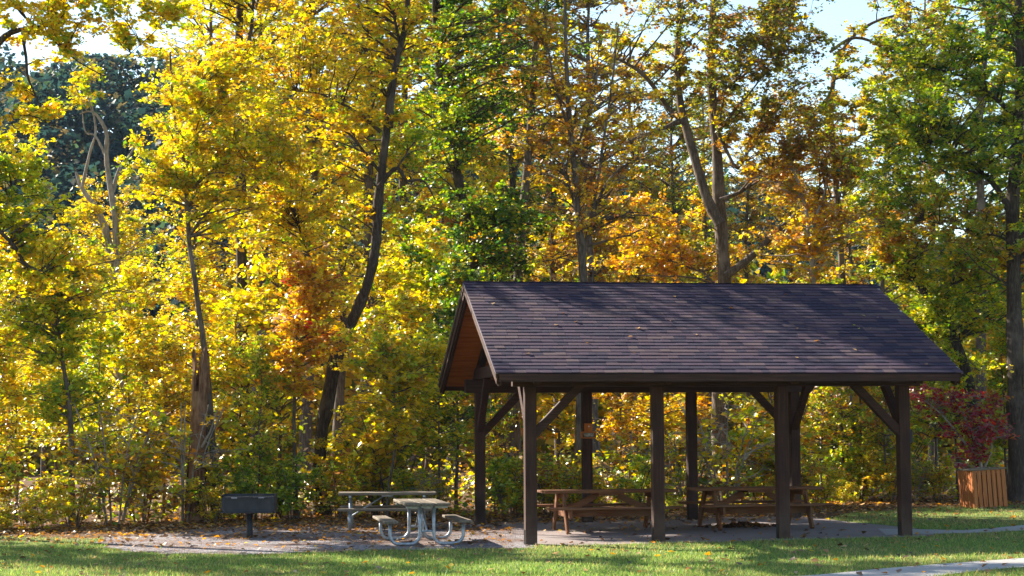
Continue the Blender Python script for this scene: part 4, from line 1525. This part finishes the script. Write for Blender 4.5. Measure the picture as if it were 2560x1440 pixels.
x = -12.5
kinds = ['yellow', 'lime', 'mix', 'green', 'gold', 'twiggy']
while x < 14.5:
    for row in (0, 1):
        if x < -3: wts = [4, 3, 2, 0.3, 2.5, 2.5]
        elif x < 0: wts = [3, 2.5, 2.5, 1, 2, 2.5]
        else: wts = [2, 3, 3, 0.7, 2, 3]
        k = R3.choices(kinds, wts)[0]
        if -5.6 < x < -4.2: k = 'green'
        s = R3.choice([0.4, 0.55, 0.7, 0.85]) if row == 0 else R3.choice([0.6, 0.9, 1.2, 1.6])
        if R3.random() < (0.12 if row == 0 else 0.25): continue
        yy = edge_y(x) + 0.35 + row * 1.1 + R3.uniform(-0.25, 0.35)
        put(SHRUB, k, "woodland_shrub", ("knee-high %s shrub" if row == 0 else "waist-high %s shrub") % WORD[k], "shrub", x + R3.uniform(-0.3, 0.3), yy, s, R3.random() * 6.28,
            "%s shrubs at the woodland edge" % WORD[k], names=("stems", "foliage"))
    x += R3.uniform(0.62, 0.95)

# trees standing outside the frame to the left, which shade the clearing
for kind, X, Y, s in [('gold', -20.5, 37.0, 0.8), ('yellow', -23.0, 31.0, 0.75), ('lime', -15.5, 34.6, 0.75), ('olive', -13.6, 31.6, 0.6)]:
    put(TALL, kind, "clearing_edge_tree", "%s tree outside the left edge, %d metres sideways of the lawn" % (WORD[kind], int(-X * 10) // 10), "tree", X, Y, s, R3.random() * 6.28,
        "trees outside the left edge")

settle_labels()

# ------------------------------------------------------------------ what nobody could count
def scatter_leaves(name, label, cat, seed, P, size, pal, up, mat=None, **kw):
    r = rs(seed)
    c = pick(r, pal, len(P)) * (0.7 + 0.55 * r.rand(len(P), 1))
    V, T, cc = leaf_geo(r, P, size, np.clip(c, 0.004, 0.95), up=up, **kw)
    return tag(link(name, np_mesh(name, V, T, mat or LEAF, cc)), label, cat, kind="stuff")


r = rs(31)
n = 15000
X = r.uniform(-12, 13, n)
ey = np.interp(X, [-14, -9.5, -6.5, -4, -2, 0, 5, 8, 10, 13, 18], [33.6, 33.4, 35.2, 36.0, 36.4, 36.2, 37.4, 40.0, 41.0, 41.6, 43.0])
Y = ey + r.exponential(1.0, n) * np.where(r.rand(n) < 0.42, -1.5, 1.6)
P = np.stack([X, Y, gz(X, Y) + 0.02 + 0.02 * r.rand(n)], -1)
P = P[(Y > 25)]
onpad = inside(pad_poly, P[:, 0], P[:, 1])
P = P[~onpad | (P[:, 1] > 34.0) | (r.rand(len(P)) < 0.10)]
X3, Y3 = r.uniform(-8, 0, 2800), r.uniform(27.3, 36, 2800)
k3 = inside(gravel_poly, X3, Y3) & (r.rand(2800) < np.clip(0.15 + (Y3 - 28) * 0.14, 0.1, 1)) & (vnoise(X3, Y3, 1.3, 9) > 0.38)
P = np.concatenate([P, np.stack([X3[k3], Y3[k3], gz(X3[k3], Y3[k3]) + 0.03], -1)])
n2 = 800
X2, Y2 = r.uniform(-9, 9, n2), r.uniform(22, 34, n2)
P = np.concatenate([P, np.stack([X2, Y2, gz(X2, Y2) + 0.035], -1)])
scatter_leaves("fallen_leaves", "brown and orange fallen leaves on gravel, slab and grass", "leaf litter", 32, P, 0.085,
               [(BROWN, 5), (RUST, 3), (ORANGE, 0.8), (BUFF, 1.6), (GOLD, 0.3), ((0.09, 0.045, 0.02), 3)], 1.6)

r = rs(61)
q = []
for k in range(26):
    p = Vector(roof_pt(U0 + 0.3 + 7.2 * r.rand(), 0.3 + 3.6 * r.rand(), 0.026, 0))
    X_, Y_ = W(p.x, p.y)
    q.append((X_, Y_, p.z))
scatter_leaves("roof_leaves", "few small fallen leaves lying on the roof shingles", "leaf litter", 62, np.array(q), 0.075,
               [(BUFF, 3), (LIME, 1), (ORANGE, 1), (BROWN, 2)], 2.5)

# leaf debris lying on the slab beneath the second wooden table
r = rs(35)
n = 260
a = np.stack([r.normal(4.25, 0.30, n), r.normal(32.4, 0.16, n)], -1)
P = np.stack([a[:, 0], a[:, 1], gz(a[:, 0], a[:, 1]) + 0.02 + 0.06 * r.rand(n) * np.exp(-((a[:, 0] - 4.25) / 0.3) ** 2)], -1)
scatter_leaves("leaf_heap", "small heap of dead leaves under the farther wooden table", "leaf heap", 36, P, 0.10, [(BROWN, 3), ((0.08, 0.04, 0.02), 3), (RUST, 1)], 0.6)

# dense ground-hugging undergrowth inside the wood
r = rs(41)
n = 17000
X = r.uniform(-15, 17, n)
ey = np.interp(X, [-14, -9.5, -6.5, -4, -2, 0, 5, 8, 10, 13, 18], [33.6, 33.4, 35.2, 36.0, 36.4, 36.2, 37.4, 40.0, 41.0, 41.6, 43.0])
Y = ey + 0.4 + 11 * r.rand(n) ** 1.3
H = 0.25 + 1.5 * vnoise(X, Y, 0.8, 51) * np.clip((Y - ey) / 1.2, 0.25, 1)
P = np.stack([X, Y, gz(X, Y) + H * r.rand(n)], -1)
scatter_leaves("undergrowth", "low leafy undergrowth filling the wood behind the clearing", "undergrowth", 42, P, 0.105, P_MIX + [(BROWN, 1.5)], 0.5)

# distant wood closing the view and trees on the hill
r = rs(43)
n = 60000
Y = r.uniform(74, 84, n)
X = (r.rand(n) - 0.5) * 2 * Y * 0.36
Hh = np.interp(X / Y, [-0.36, -0.29, -0.2, -0.1, 0.05, 0.12, 0.18, 0.25, 0.36], [4, 4.5, 6, 9, 12, 9, 6.5, 9, 11]) * (0.65 + 0.5 * vnoise(X, Y, 0.35, 52))
P = np.stack([X, Y, terrain(X, Y) + Hh * r.rand(n)], -1)
scatter_leaves("distant_wood", "far golden and green wood seen between the trunks", "woodland", 44, P, 0.42, P_GOLD + [(GREEN, 2), (OLIVE, 2), (BROWN, 1)], 0.4, aspect=0.5)
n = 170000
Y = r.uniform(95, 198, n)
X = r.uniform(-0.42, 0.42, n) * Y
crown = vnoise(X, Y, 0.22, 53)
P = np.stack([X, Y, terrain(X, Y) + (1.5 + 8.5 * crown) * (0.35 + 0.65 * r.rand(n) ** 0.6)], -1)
scatter_leaves("hillside_wood", "far wooded hillside, leaf colour tinted blue-green to suggest haze", "woodland", 45, P, 0.55, [((0.025, 0.055, 0.048), 6), ((0.05, 0.085, 0.04), 2), ((0.10, 0.085, 0.04), 1.2), ((0.16, 0.12, 0.05), 0.5)], 0.4, mat=GRASS, aspect=0.6)  # bluish leaf colours paint in part of the distance haze

# ------------------------------------------------------------------ thin autumn haze
hm, hnt, hout = new_mat("thin_haze")
pv = N(hnt, "ShaderNodeVolumePrincipled")
pv.inputs["Color"].default_value = (0.58, 0.74, 1.0, 1)
pv.inputs["Density"].default_value = 0.00011
pv.inputs["Anisotropy"].default_value = 0.0
hnt.links.new(pv.outputs[0], hout.inputs["Volume"])
haze = MB().bx(-275, 275, -95, 305, -4.5, 72).build("haze", hm)
tag(haze, "thin bluish autumn haze over the whole place", "haze", kind="stuff")
